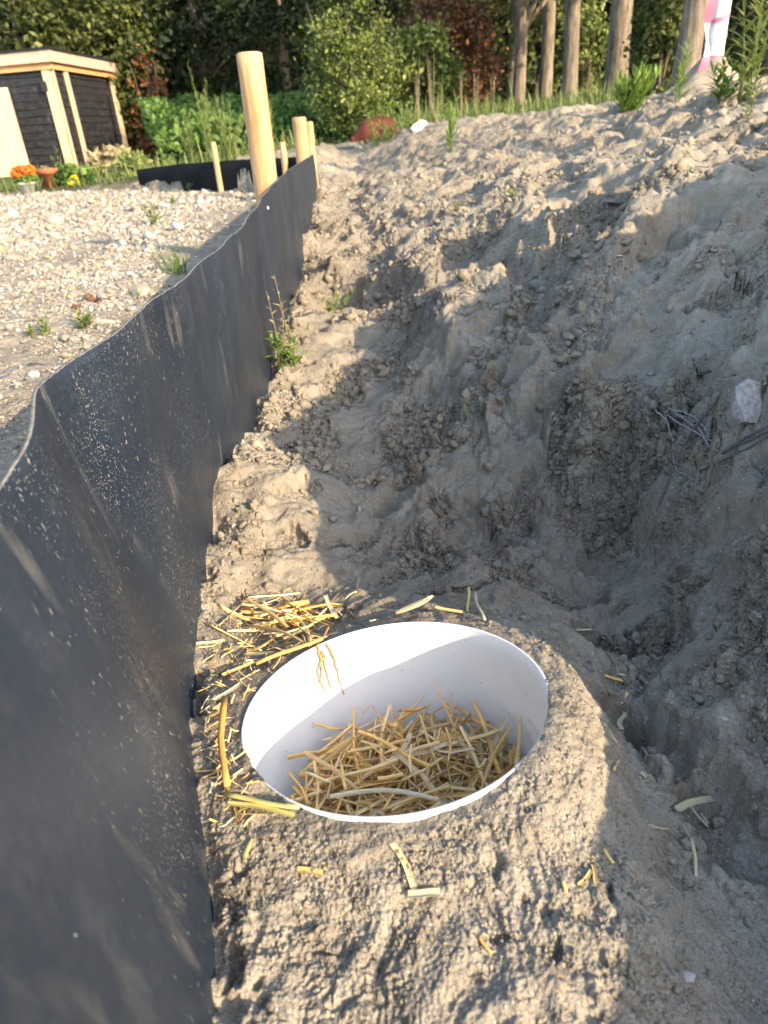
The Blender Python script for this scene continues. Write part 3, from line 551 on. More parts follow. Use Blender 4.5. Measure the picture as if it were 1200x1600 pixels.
def build_fence():
    root=thing('black_screen_fence','waist-low black plastic sheet fence splashed with sand, running beside the white bucket','fence',(-.29,1.9,-.45))
    ys=np.r_[np.linspace(-.6,0,12)[:-1],np.linspace(0,1.4,260)[:-1],np.exp(np.linspace(math.log(1.4),math.log(6.05),160))]
    ker=np.array([1,2,3,2,1])/9.
    hs=np.linspace(0,1,60); A=[]
    for y in ys: A.append(fence_pt(np.full(60,y),hs))
    A=np.array(A)
    for _ in range(2):
        B=A.copy()
        for q in range(2,len(A)-2): B[q,:,0]=.2*(A[q-2,:,0]+A[q-1,:,0]+A[q,:,0]+A[q+1,:,0]+A[q+2,:,0]); B[q,:,2]=.25*(A[q-1,:,2]+2*A[q,:,2]+A[q+1,:,2])
        A=B
    A[:,-1,2]+=.0010*perlin(ys*20,ys*0+.5,3)+.0005*perlin(ys*200,ys*0+.5,4)
    m,n=A.shape[:2]; th=np.array([-.0035,0,0])
    arc=np.r_[0,np.cumsum(np.hypot(np.diff(A[:,-1,0]),np.diff(A[:,-1,1])))]
    V=np.r_[A.reshape(-1,3),(A+th).reshape(-1,3)]; uv=np.stack([np.repeat(arc,n),A[:,:,2].ravel()],-1); uv=np.r_[uv,uv]
    i=np.arange(m-1)[:,None]*n; j=np.arange(n-1)[None]; q=np.stack([i+j,i+n+j,i+n+j+1,i+j+1],-1).reshape(-1,4)[:,::-1]
    k=m*n; q2=q[:,::-1]+k; ii=np.arange(m-1)*n+n-1; top=np.stack([ii,ii+k,ii+n+k,ii+n],-1)
    e=np.arange(n-1)+(m-1)*n; end=np.stack([e,e+1,e+1+k,e+k],-1)
    Q=np.concatenate([q,q2,top,end]); mi=np.r_[np.zeros(len(q)+len(q2)),np.ones(len(top)+len(end))]
    me=np_mesh('plastic_sheet',V,Q,[M_FENCE,M_EDGE],True,None,uv,mi)
    o=link('plastic_sheet',me,root); o.location=-root.location
    def post(top,px_w):
        yy=1.5
        while True:
            T=aty(*top,yy); B2=fence_pt(np.array([yy]),np.array([1.]))[0]; dia=px_w*np.linalg.norm(T)/1050
            if T[0]+.014<B2[0]-dia/2-.004 or yy>5.9: break
            yy+=.02
        B=np.array([T[0]-.006,T[1]+.01,-.75]); mb=MB(); L=np.linspace(0,1,24); P=T[None]*(1-L[:,None])+B[None]*L[:,None]
        r=np.full(24,dia/2); r[0]*=.86; P[0]=T; P=np.r_[[T+np.array([0,0,.0])],[T-np.array([0,0,.004])],P[1:]]; r=np.r_[dia/2*.80,dia/2*.97,np.full(23,dia/2)]
        P=P+0; mb.tube(P-np.array([T[0],T[1],-.45])*[1,1,1],r*(1+.012*np.sin(np.arange(25)*1.7)),22)
        p=mb.obj('post',M_POST,root); p.location=Vector((T[0],T[1],-.45))-root.location; return p
    post((389,82),33.5); post((467,183),19); post((482,190),11.5)
    for (px,py,h) in((424,317,.93),):
        yy=2.3; V,T=ICO[2]; w=fence_pt(np.array([yy]),np.array([h]))[0]; p=link('nail',np_mesh('nail',V*np.array([.003,.005,.005]),T,M_BUCKET),root); p.location=Vector(w)+Vector((.002,0,0))-root.location
build_fence()
def build_far_fence():
    P0=np.array([-.36,6.12]); P1=np.array([-2.45,8.3]); root=thing('black_screen_fence','low black plastic sheet fence crossing the back of the gravel yard','fence',(-1.5,7.3,-.44))
    s=np.linspace(0,1,90); zt=np.interp(s,[0,.15,.35,.7,1],[-.16,-.17,-.17,-.19,-.235]); x=P0[0]+(P1-P0)[0]*s; y=P0[1]+(P1-P0)[1]*s+.05*np.sin(s*9)
    x=x-.02*np.sin(s*31); A=np.stack([np.stack([x,y,np.full(90,-.62)],-1),np.stack([x,y,zt*.5-.2],-1),np.stack([x,y,zt],-1)],1); th=np.array([.0025,.0025,0])
    V=np.r_[A.reshape(-1,3),(A+th).reshape(-1,3)]; m,n=90,3; i=np.arange(m-1)[:,None]*n; j=np.arange(n-1)[None]; q=np.stack([i+j,i+n+j,i+n+j+1,i+j+1],-1).reshape(-1,4); k=m*n
    ii=np.arange(m-1)*n+n-1; top=np.stack([ii,ii+n,ii+n+k,ii+k],-1)
    o=link('plastic_sheet',np_mesh('plastic_sheet',V,np.concatenate([q,q[:,::-1]+k,top]),M_FARF,True),root); o.location=-root.location
    for px,pt,yy in((333,222,7.05),(441,222,6.4)):
        T=aty(px,pt,yy); mb=MB(); L=np.linspace(0,1,8); B=np.array([T[0],T[1],-.8]); P=T*(1-L[:,None])+B*L[:,None]; r=np.full(8,.028); r[0]=.022; mb.tube(P-np.array([T[0],T[1],-.45]),r,12)
        p=mb.obj('post',M_POST,root); p.location=Vector((T[0],T[1],-.45))-root.location
build_far_fence()
# ------------------------------------------------------------------ bucket
_bn=Vector((-BA,-BB,1)).normalized(); _bx=Vector((1,0,BA)).normalized(); _by=_bn.cross(_bx)
TB=Matrix(((_bx.x,_by.x,_bn.x,BK[0]),(_bx.y,_by.y,_bn.y,BK[1]),(_bx.z,_by.z,_bn.z,BK[2]),(0,0,0,1)))
def build_bucket():
    root=thing('bucket','white plastic bucket sunk to its rim in sand and half filled with straw','bucket',tuple(BK))
    root.matrix_world=TB
    n=128; pr_=[(.1456,.000),(.1462,.0010),(.1478,.0012),(.1486,.0006),(.1490,-.004),(.1490,-.02),(.1475,-.262),(.0,-.264)]
    inn=[(.1456,.000),(.1454,-.02),(.1425,-.255),(.0,-.256)]
    prof=inn[::-1]+pr_[1:]; V=[]; t=np.arange(n)*2*math.pi/n
    for r,z in prof: r=max(r,.0005); V.append(np.stack([r*np.cos(t)*(1+.006*np.cos(2*t+.5)),r*np.sin(t),np.full(n,z)],-1))
    V=np.concatenate(V); m=len(prof); Q=[[i*n+j,i*n+(j+1)%n,(i+1)*n+(j+1)%n,(i+1)*n+j] for i in range(m-1) for j in range(n)]
    link('shell',np_mesh('shell',V,np.array(Q)[:,::-1],M_BUCKET,True),root)
build_bucket()
# ------------------------------------------------------------------ straw
def straw_mesh(name,L,w,kind,bend,seed,mat=None,var=0,kink=False):
    r=random.Random(seed); mb=MB(); n=7; x=np.linspace(-L/2,L/2,n); P=np.c_[x,bend*L*(1-(2*x/L)**2)+.02*L*np.sin(x/L*5+seed),.3*bend*L*np.sin(x/L*6+seed*2)]
    if kink and seed%3==1: P[n//2:,1]+=(x[n//2:]-x[n//2])*.35*(1 if seed%2 else -1)
    if kind=='tube':
        rr=w/2*np.linspace(1,.85,n); mb.tube(P,rr,8,True,(var,0,0),.72)
    elif kind=='leaf':
        ww=w*np.sin(np.linspace(.35,math.pi-.12,n))**.6; V=[]
        for i in range(n): V+= [P[i]+[0,-ww[i]/2,.15*w],P[i]+[0,0,-.12*w],P[i]+[0,ww[i]/2,.15*w]]
        V=np.array(V); V2=V+[0,0,.0003]; Q=[]
        for i in range(n-1):
            for j in range(2): a=i*3+j; Q+=[[a,a+1,a+4,a+3],[a+3*n+3,a+3*n+4,a+3*n+1,a+3*n]]
        for i in range(n-1): a=i*3; Q+=[[a,a+3,a+3+3*n,a+3*n],[a+2+3*n,a+5+3*n,a+5,a+2]]
        Q+=[[0,3*n,3*n+1,1],[1,3*n+1,3*n+2,2]]
        mb.add(np.r_[V,V2],Q,None,(var,0,0))
    else:   # split half pipe
        V=[]; m=6
        for i in range(n):
            for j in range(m): a=math.pi*(j/(m-1))*.95+.08; V.append(P[i]+[0,w/2*math.cos(a),-w/2*.55*math.sin(a)+.1*w])
        V=np.array(V); V2=V+[0,0,.0004]; Q=[]; k=len(V)
        for i in range(n-1):
            for j in range(m-1): a=i*m+j; Q+=[[a,a+1,a+m+1,a+m],[k+a+m,k+a+m+1,k+a+1,k+a]]
            a=i*m; Q+=[[a,a+m,a+m+k,a+k],[a+m-1+k,a+2*m-1+k,a+2*m-1,a+m-1]]
        mb.add(np.r_[V,V2],Q,None,(var,0,0))
    return mb.mesh(name,mat or M_STRAW)
SLIB=[straw_mesh('straw',L*.95,w*.98,k_,b_,i,None,(i*.37)%1,True) for i,(L,w,k_,b_) in enumerate([(.12,.0046,'half',.01),(.10,.0050,'half',.02),(.085,.0046,'tube',-.02),(.07,.0052,'half',.01),(.06,.0036,'tube',.03),(.09,.0044,'leaf',.05),(.05,.0040,'half',-.01),(.045,.0040,'leaf',.05),(.11,.0042,'half',.03),(.035,.0044,'half',.0),(.065,.0056,'leaf',-.06),(.10,.0030,'leaf',.08),(.075,.0042,'half',.03)])]
def straw_bed():
    mb=MB(); N=1250
    srcs=[(np.array([v.co[:] for v in me.vertices]),[list(p.vertices) for p in me.polygons]) for me in SLIB]
    for i in range(N):
        a=rng.uniform(0,2*math.pi); r=.134*math.sqrt(rng.random()); V,Pp=srcs[rng.integers(len(srcs))]
        z=-.185+.06*rng.random()+.018*(1-(r/.13)**2)
        Mx=Matrix.Rotation(rng.uniform(0,2*math.pi),3,'Z')@Matrix.Rotation(rng.normal(0,.22),3,'Y')@Matrix.Rotation(rng.uniform(0,6.3),3,'X'); Mx=np.array(Mx)
        W_=V@Mx.T*.8+[r*math.cos(a),r*math.sin(a),z]; rad=np.hypot(W_[:,0],W_[:,1]); f=np.minimum(1,.140/np.maximum(rad,1e-6)); W_[:,:2]*=f[:,None]
        W_[:,2]=np.maximum(W_[:,2],-.252); mb.add(W_,[p for p in Pp if len(p)==4],[p for p in Pp if len(p)==3],(rng.random(),0,0))
    # chaff disc under it
    t=np.arange(48)*2*math.pi/48; V=[[0,0,-.185]]; 
    for rr in(.04,.08,.12,.1425): V+=[[rr*math.cos(q),rr*math.sin(q),-.185+.008*math.sin(q*5+rr*90)] for q in t]
    T=[[0,1+j,1+(j+1)%48] for j in range(48)]; Q=[[1+a*48+j,1+(a+1)*48+j,1+(a+1)*48+(j+1)%48,1+a*48+(j+1)%48] for a in range(3) for j in range(48)]
    mb.add(V,Q,T,(.55,0,0))
    o=mb.obj('straw_bedding',M_STRAW); o.matrix_world=TB; tag(o,'deep tangle of golden cut straw filling the bottom of the white bucket','straw',None,'stuff')
straw_bed()
def put_straw(me,M4,label,group,name='straw_stalk'):
    o=link(name,me); o.matrix_world=M4; tag(o,label,'straw',group); return o
def bucket_straws():
    n=0; i=0
    while n<250:
        i+=1; me=SLIB[rng.integers(len(SLIB))]; a=rng.uniform(0,2*math.pi); r=.128*math.sqrt(rng.random())
        L=max(abs(v.co.x) for v in me.vertices); yaw=rng.uniform(0,2*math.pi); pit=rng.normal(0,.20)
        if n%12==0: pit=rng.choice([-1,1])*rng.uniform(.3,.6)
        cx,cy=r*math.cos(a),r*math.sin(a); z=-.119+.014*(1-(r/.125)**2)+rng.uniform(-.012,.022)+abs(math.sin(pit))*L*.45
        sc=rng.uniform(.75,1.05); e=[(cx+s*L*sc*math.cos(yaw)*math.cos(pit),cy+s*L*sc*math.sin(yaw)*math.cos(pit)) for s in(-1,1)]
        if max(math.hypot(*q) for q in e)>.1415: continue
        M4=TB@Matrix.Translation((cx,cy,z))@Matrix.Rotation(yaw,4,'Z')@Matrix.Rotation(-pit,4,'Y')@Matrix.Rotation(rng.uniform(0,6.28),4,'X')@Matrix.Diagonal((sc,rng.uniform(.75,1.15),1,1))
        put_straw(me,M4,'golden cut straw stalk lying loose on the bedding inside the white bucket','straw stalks on top inside the bucket'); n+=1
bucket_straws()
def lay(P,Q,w,kind,label,group='straw scraps lying on the sand',mat=None,bend=.0,up=.002,roll=0.,name='straw_stalk'):
    P=np.array(P,float); Q=np.array(Q,float); d=Q-P; L=np.linalg.norm(d); me=straw_mesh('straw',L,w,kind,bend,int(L*1e5)%977,mat,random.random())
    x=d/L; z=np.array([0,0,1.]); y=np.cross(z,x); y/=np.linalg.norm(y); z=np.cross(x,y); c=(P+Q)/2+[0,0,up]
    M4=Matrix(((x[0],y[0],z[0],c[0]),(x[1],y[1],z[1],c[1]),(x[2],y[2],z[2],c[2]),(0,0,0,1)))@Matrix.Rotation(roll,4,'X')
    return put_straw(me,M4,label,group,name)
def layp(p,q,w,kind,label,**k):
    w=w*.78; a=ground_hit(*p); b=ground_hit(*q); up=k.pop('up',w*.30); k.setdefault('roll',0); lift=k.pop('lift',(0,0))
    m=ground_hit((p[0]+q[0])/2,(p[1]+q[1])/2); ex=max(0,m[2]-(a[2]+b[2])/2); a[2]+=lift[0]; b[2]+=lift[1]
    return lay(a,b,w,kind,label,up=up+ex,**k)
layp((352,1108),(354,1238),.0085,'tube','thick golden straw stalk standing against the left edge of the white bucket',lift=(.012,.004))
layp((352,1252),(470,1272),.0060,'tube','upper greenish stalk of the bundle lying at the lower left of the bucket rim',mat=M_STRAWG,lift=(.004,.006))
layp((358,1262),(462,1281),.0055,'half','lower greenish stalk of the bundle lying at the lower left of the bucket rim',mat=M_STRAWG,lift=(.003,.003))
layp((345,1236),(400,1250),.0035,'leaf','thin curled straw end beside the greenish bundle at the rim',bend=.08)
layp((352,1290),(388,1265),.003,'leaf','curly thin straw shred below the greenish bundle',bend=.15,mat=M_STRAWG)
layp((611,1320),(650,1399),.0055,'half','bent orange straw pointing down at the short pale straw in front of the bucket',bend=.07)
layp((638,1404),(688,1402),.0075,'half','short broad pale straw lying crosswise in front of the bucket',mat=M_STRAWP,lift=(.003,.003))
layp((464,1361),(504,1366),.0062,'half','short bright yellow straw on the sand below the straw bundle')
layp((380,1345),(396,1312),.005,'leaf','small dull green straw leaf in front of the bucket near the black fence',mat=M_STRAWG)
layp((1056,1271),(1111,1252),.0095,'half','broad flat pale straw lying in the shaded trench right of the bucket',mat=M_STRAWP,lift=(.004,.004))
layp((1071,1250),(1106,1294),.0035,'tube','thin straw crossing the broad pale straw in the shaded trench',mat=M_STRAWP)
layp((1081,1312),(1088,1372),.0045,'tube','long thin pale straw pointing down the shaded trench',mat=M_STRAWP)
layp((1094,1270),(1106,1288),.004,'half','tiny straw chip right of the broad pale straw',mat=M_STRAWP)
layp((944,1135),(966,1166),.006,'half','left arm of the V of two straws right of the bucket',mat=M_STRAWP)
layp((968,1166),(969,1134),.006,'half','right arm of the V of two straws right of the bucket',mat=M_STRAWP)
layp((944,1056),(988,1070),.005,'half','straw scrap at the top of the shaded boot print',)
layp((970,1102),(980,1085),.005,'half','small straw chip at the end of the shaded boot print')
layp((984,1082),(997,1066),.006,'half','small white plastic-like chip above the shaded boot print',mat=M_STRAWP)
layp((1000,1208),(1010,1216),.006,'half','short straw chip at the edge between ledge and trench',mat=M_STRAWP)
layp((1016,1292),(1044,1296),.0035,'tube','pale splinter of straw at the edge of the ledge above the trench',mat=M_STRAWP)
layp((943,1328),(958,1350),.004,'tube','upper straw bit on the sunlit right side of the ledge')
layp((926,1352),(932,1382),.0036,'half','middle straw bit on the sunlit right side of the ledge')
layp((905,1385),(925,1362),.0036,'half','orange straw bit on the sunlit right side of the ledge')
layp((880,1378),(884,1396),.004,'tube','tiny straw bit on the ledge, lowest on its sunlit right side')
layp((732,938),(731,957),.005,'tube','short greenish straw standing behind the back rim of the bucket',mat=M_STRAWG,lift=(.02,0))
layp((742,941),(755,976),.005,'tube','pale straw leaning against the back rim of the bucket',mat=M_STRAWP,lift=(.015,.006))
layp((621,974),(678,951),.013,'leaf','broad golden straw leaf lying over the back rim of the bucket',lift=(.008,.014))
layp((680,958),(722,965),.006,'half','crushed straw right of the broad golden leaf on the back rim',lift=(.006,.004))
layp((510,945),(526,971),.007,'half','pale straw end sticking up at the right of the straw tangle',mat=M_STRAWP,lift=(.015,.004))
layp((560,789),(564,801),.006,'half','little white straw chip in the ditch behind the bucket',mat=M_STRAWP)
layp((402,1047),(505,1008),.0075,'tube','long orange straw lying along the left back rim of the bucket',lift=(.006,.008))
layp((350,1062),(398,1040),.0055,'half','straw left of the long orange one near the black fence')
layp((336,1098),(379,1070),.0058,'half','upper of two parallel straws between black fence and bucket',mat=M_STRAWP)
layp((334,1110),(352,1098),.004,'half','lower of two parallel straws between black fence and bucket')
layp((308,1011),(352,1005),.006,'half','straw at the left end of the tangle touching the black fence')
layp((320,1130),(345,1115),.005,'leaf','rust brown straw shred at the foot of the black fence')
layp((900,985),(925,985),.004,'tube','thin straw behind the bucket at the foot of the bank',mat=M_STRAWP)
layp((965,1055),(985,1058),.004,'leaf','brown straw shred above the boot print right of the bucket')
layp((748,1465),(768,1492),.003,'tube','thin straw splinter in the sand in front of the bucket')
layp((958,1205),(966,1190),.004,'tube','small golden straw splinter at the shade line right of the bucket')
def tuft():
    for i in range(48):
        px=rng.normal(440,46); py=rng.normal(978,17)-.12*(px-445)*0
        if px<318 or px>528: continue
        a=rng.normal(.15,.75); L=rng.uniform(22,58); dx,dy=L*math.cos(a),-L*.55*math.sin(a)
        g=ground_hit(px,py); 
        lift=rng.uniform(0,.020)*math.exp(-((px-440)/55)**2)
        A=ground_hit(px-dx,py-dy); B=ground_hit(px+dx,py+dy)
        if np.linalg.norm(A-B)>.16 or A[0]<xfb(A[1])+.006: continue
        k_=['tube','half','leaf'][i%3]
        lay(A,B,rng.uniform(.0022,.0052),k_,'golden straw in the loose tangle between the black fence and the back of the bucket','straw stalks in the tangle behind the bucket',None,rng.normal(0,.025),lift+.003,rng.uniform(0,6))
tuft()
def chaff():
    mb=MB(); srcs=[(np.array([v.co[:] for v in me.vertices]),[list(p.vertices) for p in me.polygons]) for me in SLIB]; n=0
    while n<260:
        if rng.random()<.6: px,py=rng.normal(440,55),rng.normal(985,24)
        else: px,py=rng.uniform(300,400),rng.uniform(1000,1290)
        g=ground_hit(px,py)
        if g[0]<xfb(g[1])+.012 or np.hypot(g[0]-BK[0],g[1]-BK[1])<.155: continue
        V,Pp=srcs[rng.integers(len(srcs))]; Mx=np.array(Matrix.Rotation(rng.uniform(0,6.3),3,'Z')@Matrix.Rotation(rng.normal(0,.2),3,'Y')@Matrix.Rotation(rng.uniform(0,6.3),3,'X'))
        mb.add((V*[rng.uniform(.12,.35),.4,.4])@Mx.T+g+[0,0,.002],[p for p in Pp if len(p)==4],[p for p in Pp if len(p)==3],(rng.random(),0,0)); n+=1
    o=mb.obj('straw_chaff',M_STRAW); tag(o,'fine broken straw chaff on the soil between the black fence and the bucket','straw chaff',None,'stuff')
chaff()
def rootlets():
    mb=MB()
    for i,(P) in enumerate([[(496,1012),(503,1035),(501,1062),(508,1082)],[(503,1020),(510,1050),(518,1078)],[(512,1010),(524,1035),(530,1060),(538,1085)],[(505,1030),(496,1048),(499,1070)]]):
        pts=[]
        for j,(px,py) in enumerate(P):
            d=ray(px,py); n=d/np.linalg.norm(d)
            # on the inner wall of the bucket
            t=np.linspace(.5,.95,600); W_=np.array(TB.inverted())@np.c_[n*t[:,None],np.ones(600)].T; rad=np.hypot(W_[0],W_[1]); ins=np.where((rad<.1435)&(W_[2]<.002)&(W_[1]>-.02))[0]
            q=ins[-1] if len(ins) else 300; pts.append(n*t[q])
        pts=np.array(pts); pts[0]=pts[0]+[0,0,.004]; s=np.linspace(0,1,14); u=np.linspace(0,1,len(pts)); C=np.c_[[np.interp(s,u,pts[:,a]) for a in range(3)]].T
        C+=rng.normal(0,.0006,C.shape); mb.tube(C,np.linspace(.0016,.0005,14),6)
    o=mb.obj('rootlet',simple('rootlet_brown',(.46,.26,.10),.7,.2,scale=300)); tag(o,'brown hair roots hanging over the sunlit left back wall of the bucket','root')
rootlets()
# ------------------------------------------------------------------ stones, slab, roots, chips
def stone(name,px,py,sz,seed,mat,label,cat='stone',sub=3,amp=.35,rot=(0,0,0),sink=.25,cut=True):
    V,T=lump(sub,seed,amp*.25); r=np.random.default_rng(seed)
    if cut:
        for _ in range(9):
            n=r.normal(size=3); n/=np.linalg.norm(n); d=r.uniform(.35,.68); q=V@n; V=V-np.maximum(q-d,0)[:,None]*n
    V=V*1.3*np.array(sz); g=ground_hit(px,py); o=link(name,np_mesh(name,V,T,mat,False)); o.location=(g[0],g[1],g[2]+sz[2]*(.5-sink)); o.rotation_euler=rot
    tag(o,label,cat); return o
def stone_poly(name,px,py,outline,th,label,tilt):
    return None
stone('stone',1166,652,(.021,.026,.030),14,M_STONE,'pale grey angular stone half sunk in the bank beside the root strands','stone',2,.15,(.3,0.2,-.5),-.05)
stone('stone',968,316,(.05,.03,.012),23,M_SLATE,'flat grey stone on the shaded bank below the slab','stone',3,.2,(.2,0,.3))
stone('stone',858,446,(.042,.022,.013),25,M_SLATE,'brownish flat stone on the middle of the shaded bank','stone',3,.2,(.4,0,-.3))
def slab():
    a=ground_hit(893,270); b=ground_hit(946,244); c=(a+b)/2; d=b-a; V,T=lump(3,91,.55,(1,.42,.16)); r=np.random.default_rng(5)
    for _ in range(10):
        n=r.normal(size=3)*[1,1,.3]; n/=np.linalg.norm(n); q=V@n; V=V-np.maximum(q-r.uniform(.3,.7),0)[:,None]*n
    V[:,2]=np.clip(V[:,2],-.05,.05); L=np.linalg.norm(d)*.62; o=link('slab',np_mesh('slab',V*L,T,M_SLATE,False)); o.location=c+np.array([0,-.01,.016]); o.rotation_euler=(.45,-.10,math.atan2(d[1],d[0]))
    tag(o,'broken flat grey slab tilted in the sunlit edge of the sand bank','slab')
slab()
def roots():
    def poly(P,off,r0_,r1_,n=26,jit=.0012):
        pts=np.array([ground_hit(*p)+np.array([0,-.6,.8])*o_ for p,o_ in zip(P,off)]); s=np.linspace(0,1,n); u=np.linspace(0,1,len(P)); C=np.stack([np.interp(s,u,pts[:,a]) for a in range(3)],-1)
        for _ in range(3): C[1:-1]=.25*C[:-2]+.5*C[1:-1]+.25*C[2:]
        C[1:-1]+=rng.normal(0,jit*.4,C[1:-1].shape); return C,np.linspace(r0_,r1_,n)
    root=thing('root_tangle','frayed grey root strands crossing in an X, poking from the bank beside the pale stone','root',tuple(ground_hit(1060,660)))
    mb=MB(); C,r=poly([(1146,585),(1120,625),(1085,668),(1060,705),(1045,745),(1036,770),(1025,798)],[.0,.012,.020,.018,.012,.006,0],.0022,.0009); mb.tube(C,r,8)
    p=mb.obj('main_root',M_ROOTD,root); p.location=-root.location; p['label']='dark main root strand'
    mb=MB()
    for P,o_ in (([(1018,640),(1036,662),(1046,700),(1047,725),(1055,742),(1075,744)],(.004,.014,.016,.014,.008,.002)),([(1022,636),(1045,662),(1070,682),(1095,690),(1113,693)],(.005,.014,.02,.012,.004)),([(1028,640),(1060,662),(1083,680),(1100,705),(1118,712),(1135,700)],(.004,.016,.022,.014,.008,.003)),([(1035,645),(1065,660),(1085,672),(1108,682)],(.004,.016,.02,.006)),([(1042,640),(1062,652),(1080,665),(1095,676),(1108,685)],(.004,.014,.02,.012,.004)),([(1026,638),(1050,655),(1075,677)],(.006,.018,.02))):
        C,r=poly(P,o_,.0013,.0007); mb.tube(C,r*(1+.25*rng.random(len(r))),6)
    p=mb.obj('root_strands',M_ROOT,root); p.location=-root.location
    V,T=lump(2,77,.4); mb=MB(); mb.add(V*.008+ground_hit(1018,638)+[0,-.004,.006],None,T); p=mb.obj('soil_ball',M_CLOD,root); p.location=-root.location
    mb=MB(); C,r=poly([(1207,700),(1196,725),(1185,755),(1174,785)],[.02,.018,.010,.0],.0022,.0012); mb.tube(C,r,8); o=mb.obj('root_strand',M_ROOTD); tag(o,'single grey root strand below the pale stone, hanging down the bank','root')
    mb=MB()
    for P in([(1115,718),(1140,702),(1170,690),(1206,672)],[(1092,738),(1125,722),(1160,706),(1205,680)],[(1140,700),(1175,680),(1200,668)]):
        C,r=poly(P,(.004,.006,.006,.005)[:len(P)],.0016,.0013); mb.tube(C,r,6)
    o=mb.obj('root_strand',M_ROOTD); tag(o,'black root strands lying in the sand right under the pale stone','root')
roots()
def chips():
    for (px,py,s,l) in ((1073,1528,.006,'small white shell chip at the foot of the bank near the lower picture edge'),(996,1078,.007,'white shell chip beside the shaded boot print'),(1131,1124,.005,'tiny white chip in the shaded trench'),(580,428,.010,'little pale chip on the middle of the shaded bank'),(967,402,.008,'small white chip high on the shaded bank')):
        V,T=lump(2,int(px),.4,(1,.7,.35)); g=ground_hit(px,py); o=link('shell_chip',np_mesh('shell_chip',V*s,T,M_PEB,True,np.full((len(V),3),.62))); o.location=g+np.array([0,0,s*.3]); tag(o,l,'chip','pale chips on the sand')
chips()
# ------------------------------------------------------------------ plants
def blade(mb,base,dirv,L,w,droop=.5,c=.5,n=4,fold=.25,tip=.0):
    d=np.array(dirv,float); d/=np.linalg.norm(d); side=np.cross(d,[0,0,1.]); 
    if np.linalg.norm(side)<1e-3: side=np.array([1.,0,0])
    side/=np.linalg.norm(side); P=np.array(base,float); V=[]
    for i in range(n+1):
        t=i/n; ww=w*max(.06,math.sin(math.pi*min(1,.14+.86*t))**.8) if i<n else w*.04
        upv=np.cross(side,d); V+=[P-side*ww/2+upv*fold*ww*.5,P.copy(),P+side*ww/2+upv*fold*ww*.5]
        P=P+d*L/n; d=d+np.array([0,0,-droop/n]); d/=np.linalg.norm(d)
    Q=[]
    for i in range(n):
        a=i*3; Q+=[[a,a+1,a+4,a+3],[a+1,a+2,a+5,a+4]]
    mb.add(V,Q,None,(c,0,0))
def weed(name,base,H,label,leafL,leafW,nleaf,nst=1,mat=M_WEED,spread=.25,droop=.7,elev=.5,flower=None,seed=0,cat='weed',group=None,lo=.05):
    r=random.Random(seed); root=thing(name,label,cat,tuple(base),group); ms=MB(); ml=MB(); mf=MB(); nf=0
    for s in range(nst):
        a=r.uniform(0,6.28); tilt=r.uniform(.2,1)*spread; h=H*r.uniform(.65,1) if s else H; top=np.array([math.cos(a)*tilt*h,math.sin(a)*tilt*h,h*(1-.3*tilt)])
        n=9; T=np.linspace(0,1,n); P=np.stack([top[0]*T**1.3,top[1]*T**1.3,top[2]*T],-1)+np.array([r.uniform(-1,1),r.uniform(-1,1),0])*.006*nst; P[0,2]-=.02; ms.tube(P,np.linspace(max(.0016,H*.009),.0008,n),6,True,(.3,0,0))
        for i in range(nleaf):
            t=lo+(1-lo)*((i+r.random()*.6)/nleaf); q=np.array([np.interp(t,T,P[:,k_]) for k_ in range(3)]); az=i*2.4+a+r.uniform(-.3,.3)
            sc=(1.1-.65*t)*r.uniform(.75,1.15); e=elev+.5*t; blade(ml,q,(math.cos(az)*math.cos(e),math.sin(az)*math.cos(e),math.sin(e)),leafL*sc,leafW*sc,droop*r.uniform(.6,1.3),r.random(),4)
        if flower:
            for i in range(flower):
                q=P[-1]+np.array([r.gauss(0,.02),r.gauss(0,.02),r.uniform(-.04,.02)])*H*1.2; V,Tt=ICO[1]; mf.add(V*H*.018*np.array([1,1,.7])+q,None,Tt,(r.random(),0,0)); nf+=1
    ms.obj('stem',mat,root); ml.obj('leaves',mat,root,False)
    if nf: mf.obj('flowers',M_YELLOW,root)
    return root
def gh(px,py): return ground_hit(px,py)
b=gh(985,175); weed('weed',b,.30,'bright green bushy weed with toothed leaves on the bank crest, left of the taller sprigs','.' and .15,.030,22,10,M_WEED,.95,.5,.75,None,1)
b=gh(1057,160); weed('weed',b,.34,'slender upright green weed on the crest between the bushy weed and the sand cone',.12,.022,18,2,M_WEED,.12,.6,.6,None,2)
b=gh(1024,140); weed('weed',b,.36,'narrow leafed green weed standing close behind the bushy weed on the crest',.20,.022,12,3,M_WEED,.15,.4,1.0,None,3)
b=gh(1165,150); weed('tall_weed',b,.62,'tall yellow flowered weed at the right edge of the sand crest',.15,.024,26,5,M_FLEA,.22,.7,.45,7,4)
b=gh(1130,158); weed('weed',b,.24,'low leafy weed at the right foot of the sand cone',.14,.024,12,5,M_WEED,.6,.7,.5,None,5)
b=gh(1168,186); weed('seedling',b,.13,'small yellow green seedling alone on the sunlit crest at the right',.05,.012,14,2,M_FLEA,.25,.7,.5,None,6,'seedling')
b=gh(704,236); weed('weed',b,.34,'single narrow green weed growing from the crumbly sunlit bank edge',.20,.030,12,2,M_WEED,.10,.6,.85,None,7)
b=gh(1195,120); weed('tall_weed',b,.55,'leafy weed behind the tall yellow flowered one at the right edge',.15,.022,22,4,M_FLEA,.25,.7,.45,4,8)
b=gh(803,312); weed('seedling',b,.045,'tiny green seedling on the shade line of the bank',.04,.012,7,2,M_WEED,.6,.5,.4,None,9,'seedling')
b=gh(716,330); weed('seedling',b,.05,'small sprig at the upper left of the shaded bank',.04,.012,8,2,M_FLEA,.6,.5,.4,None,10,'seedling')
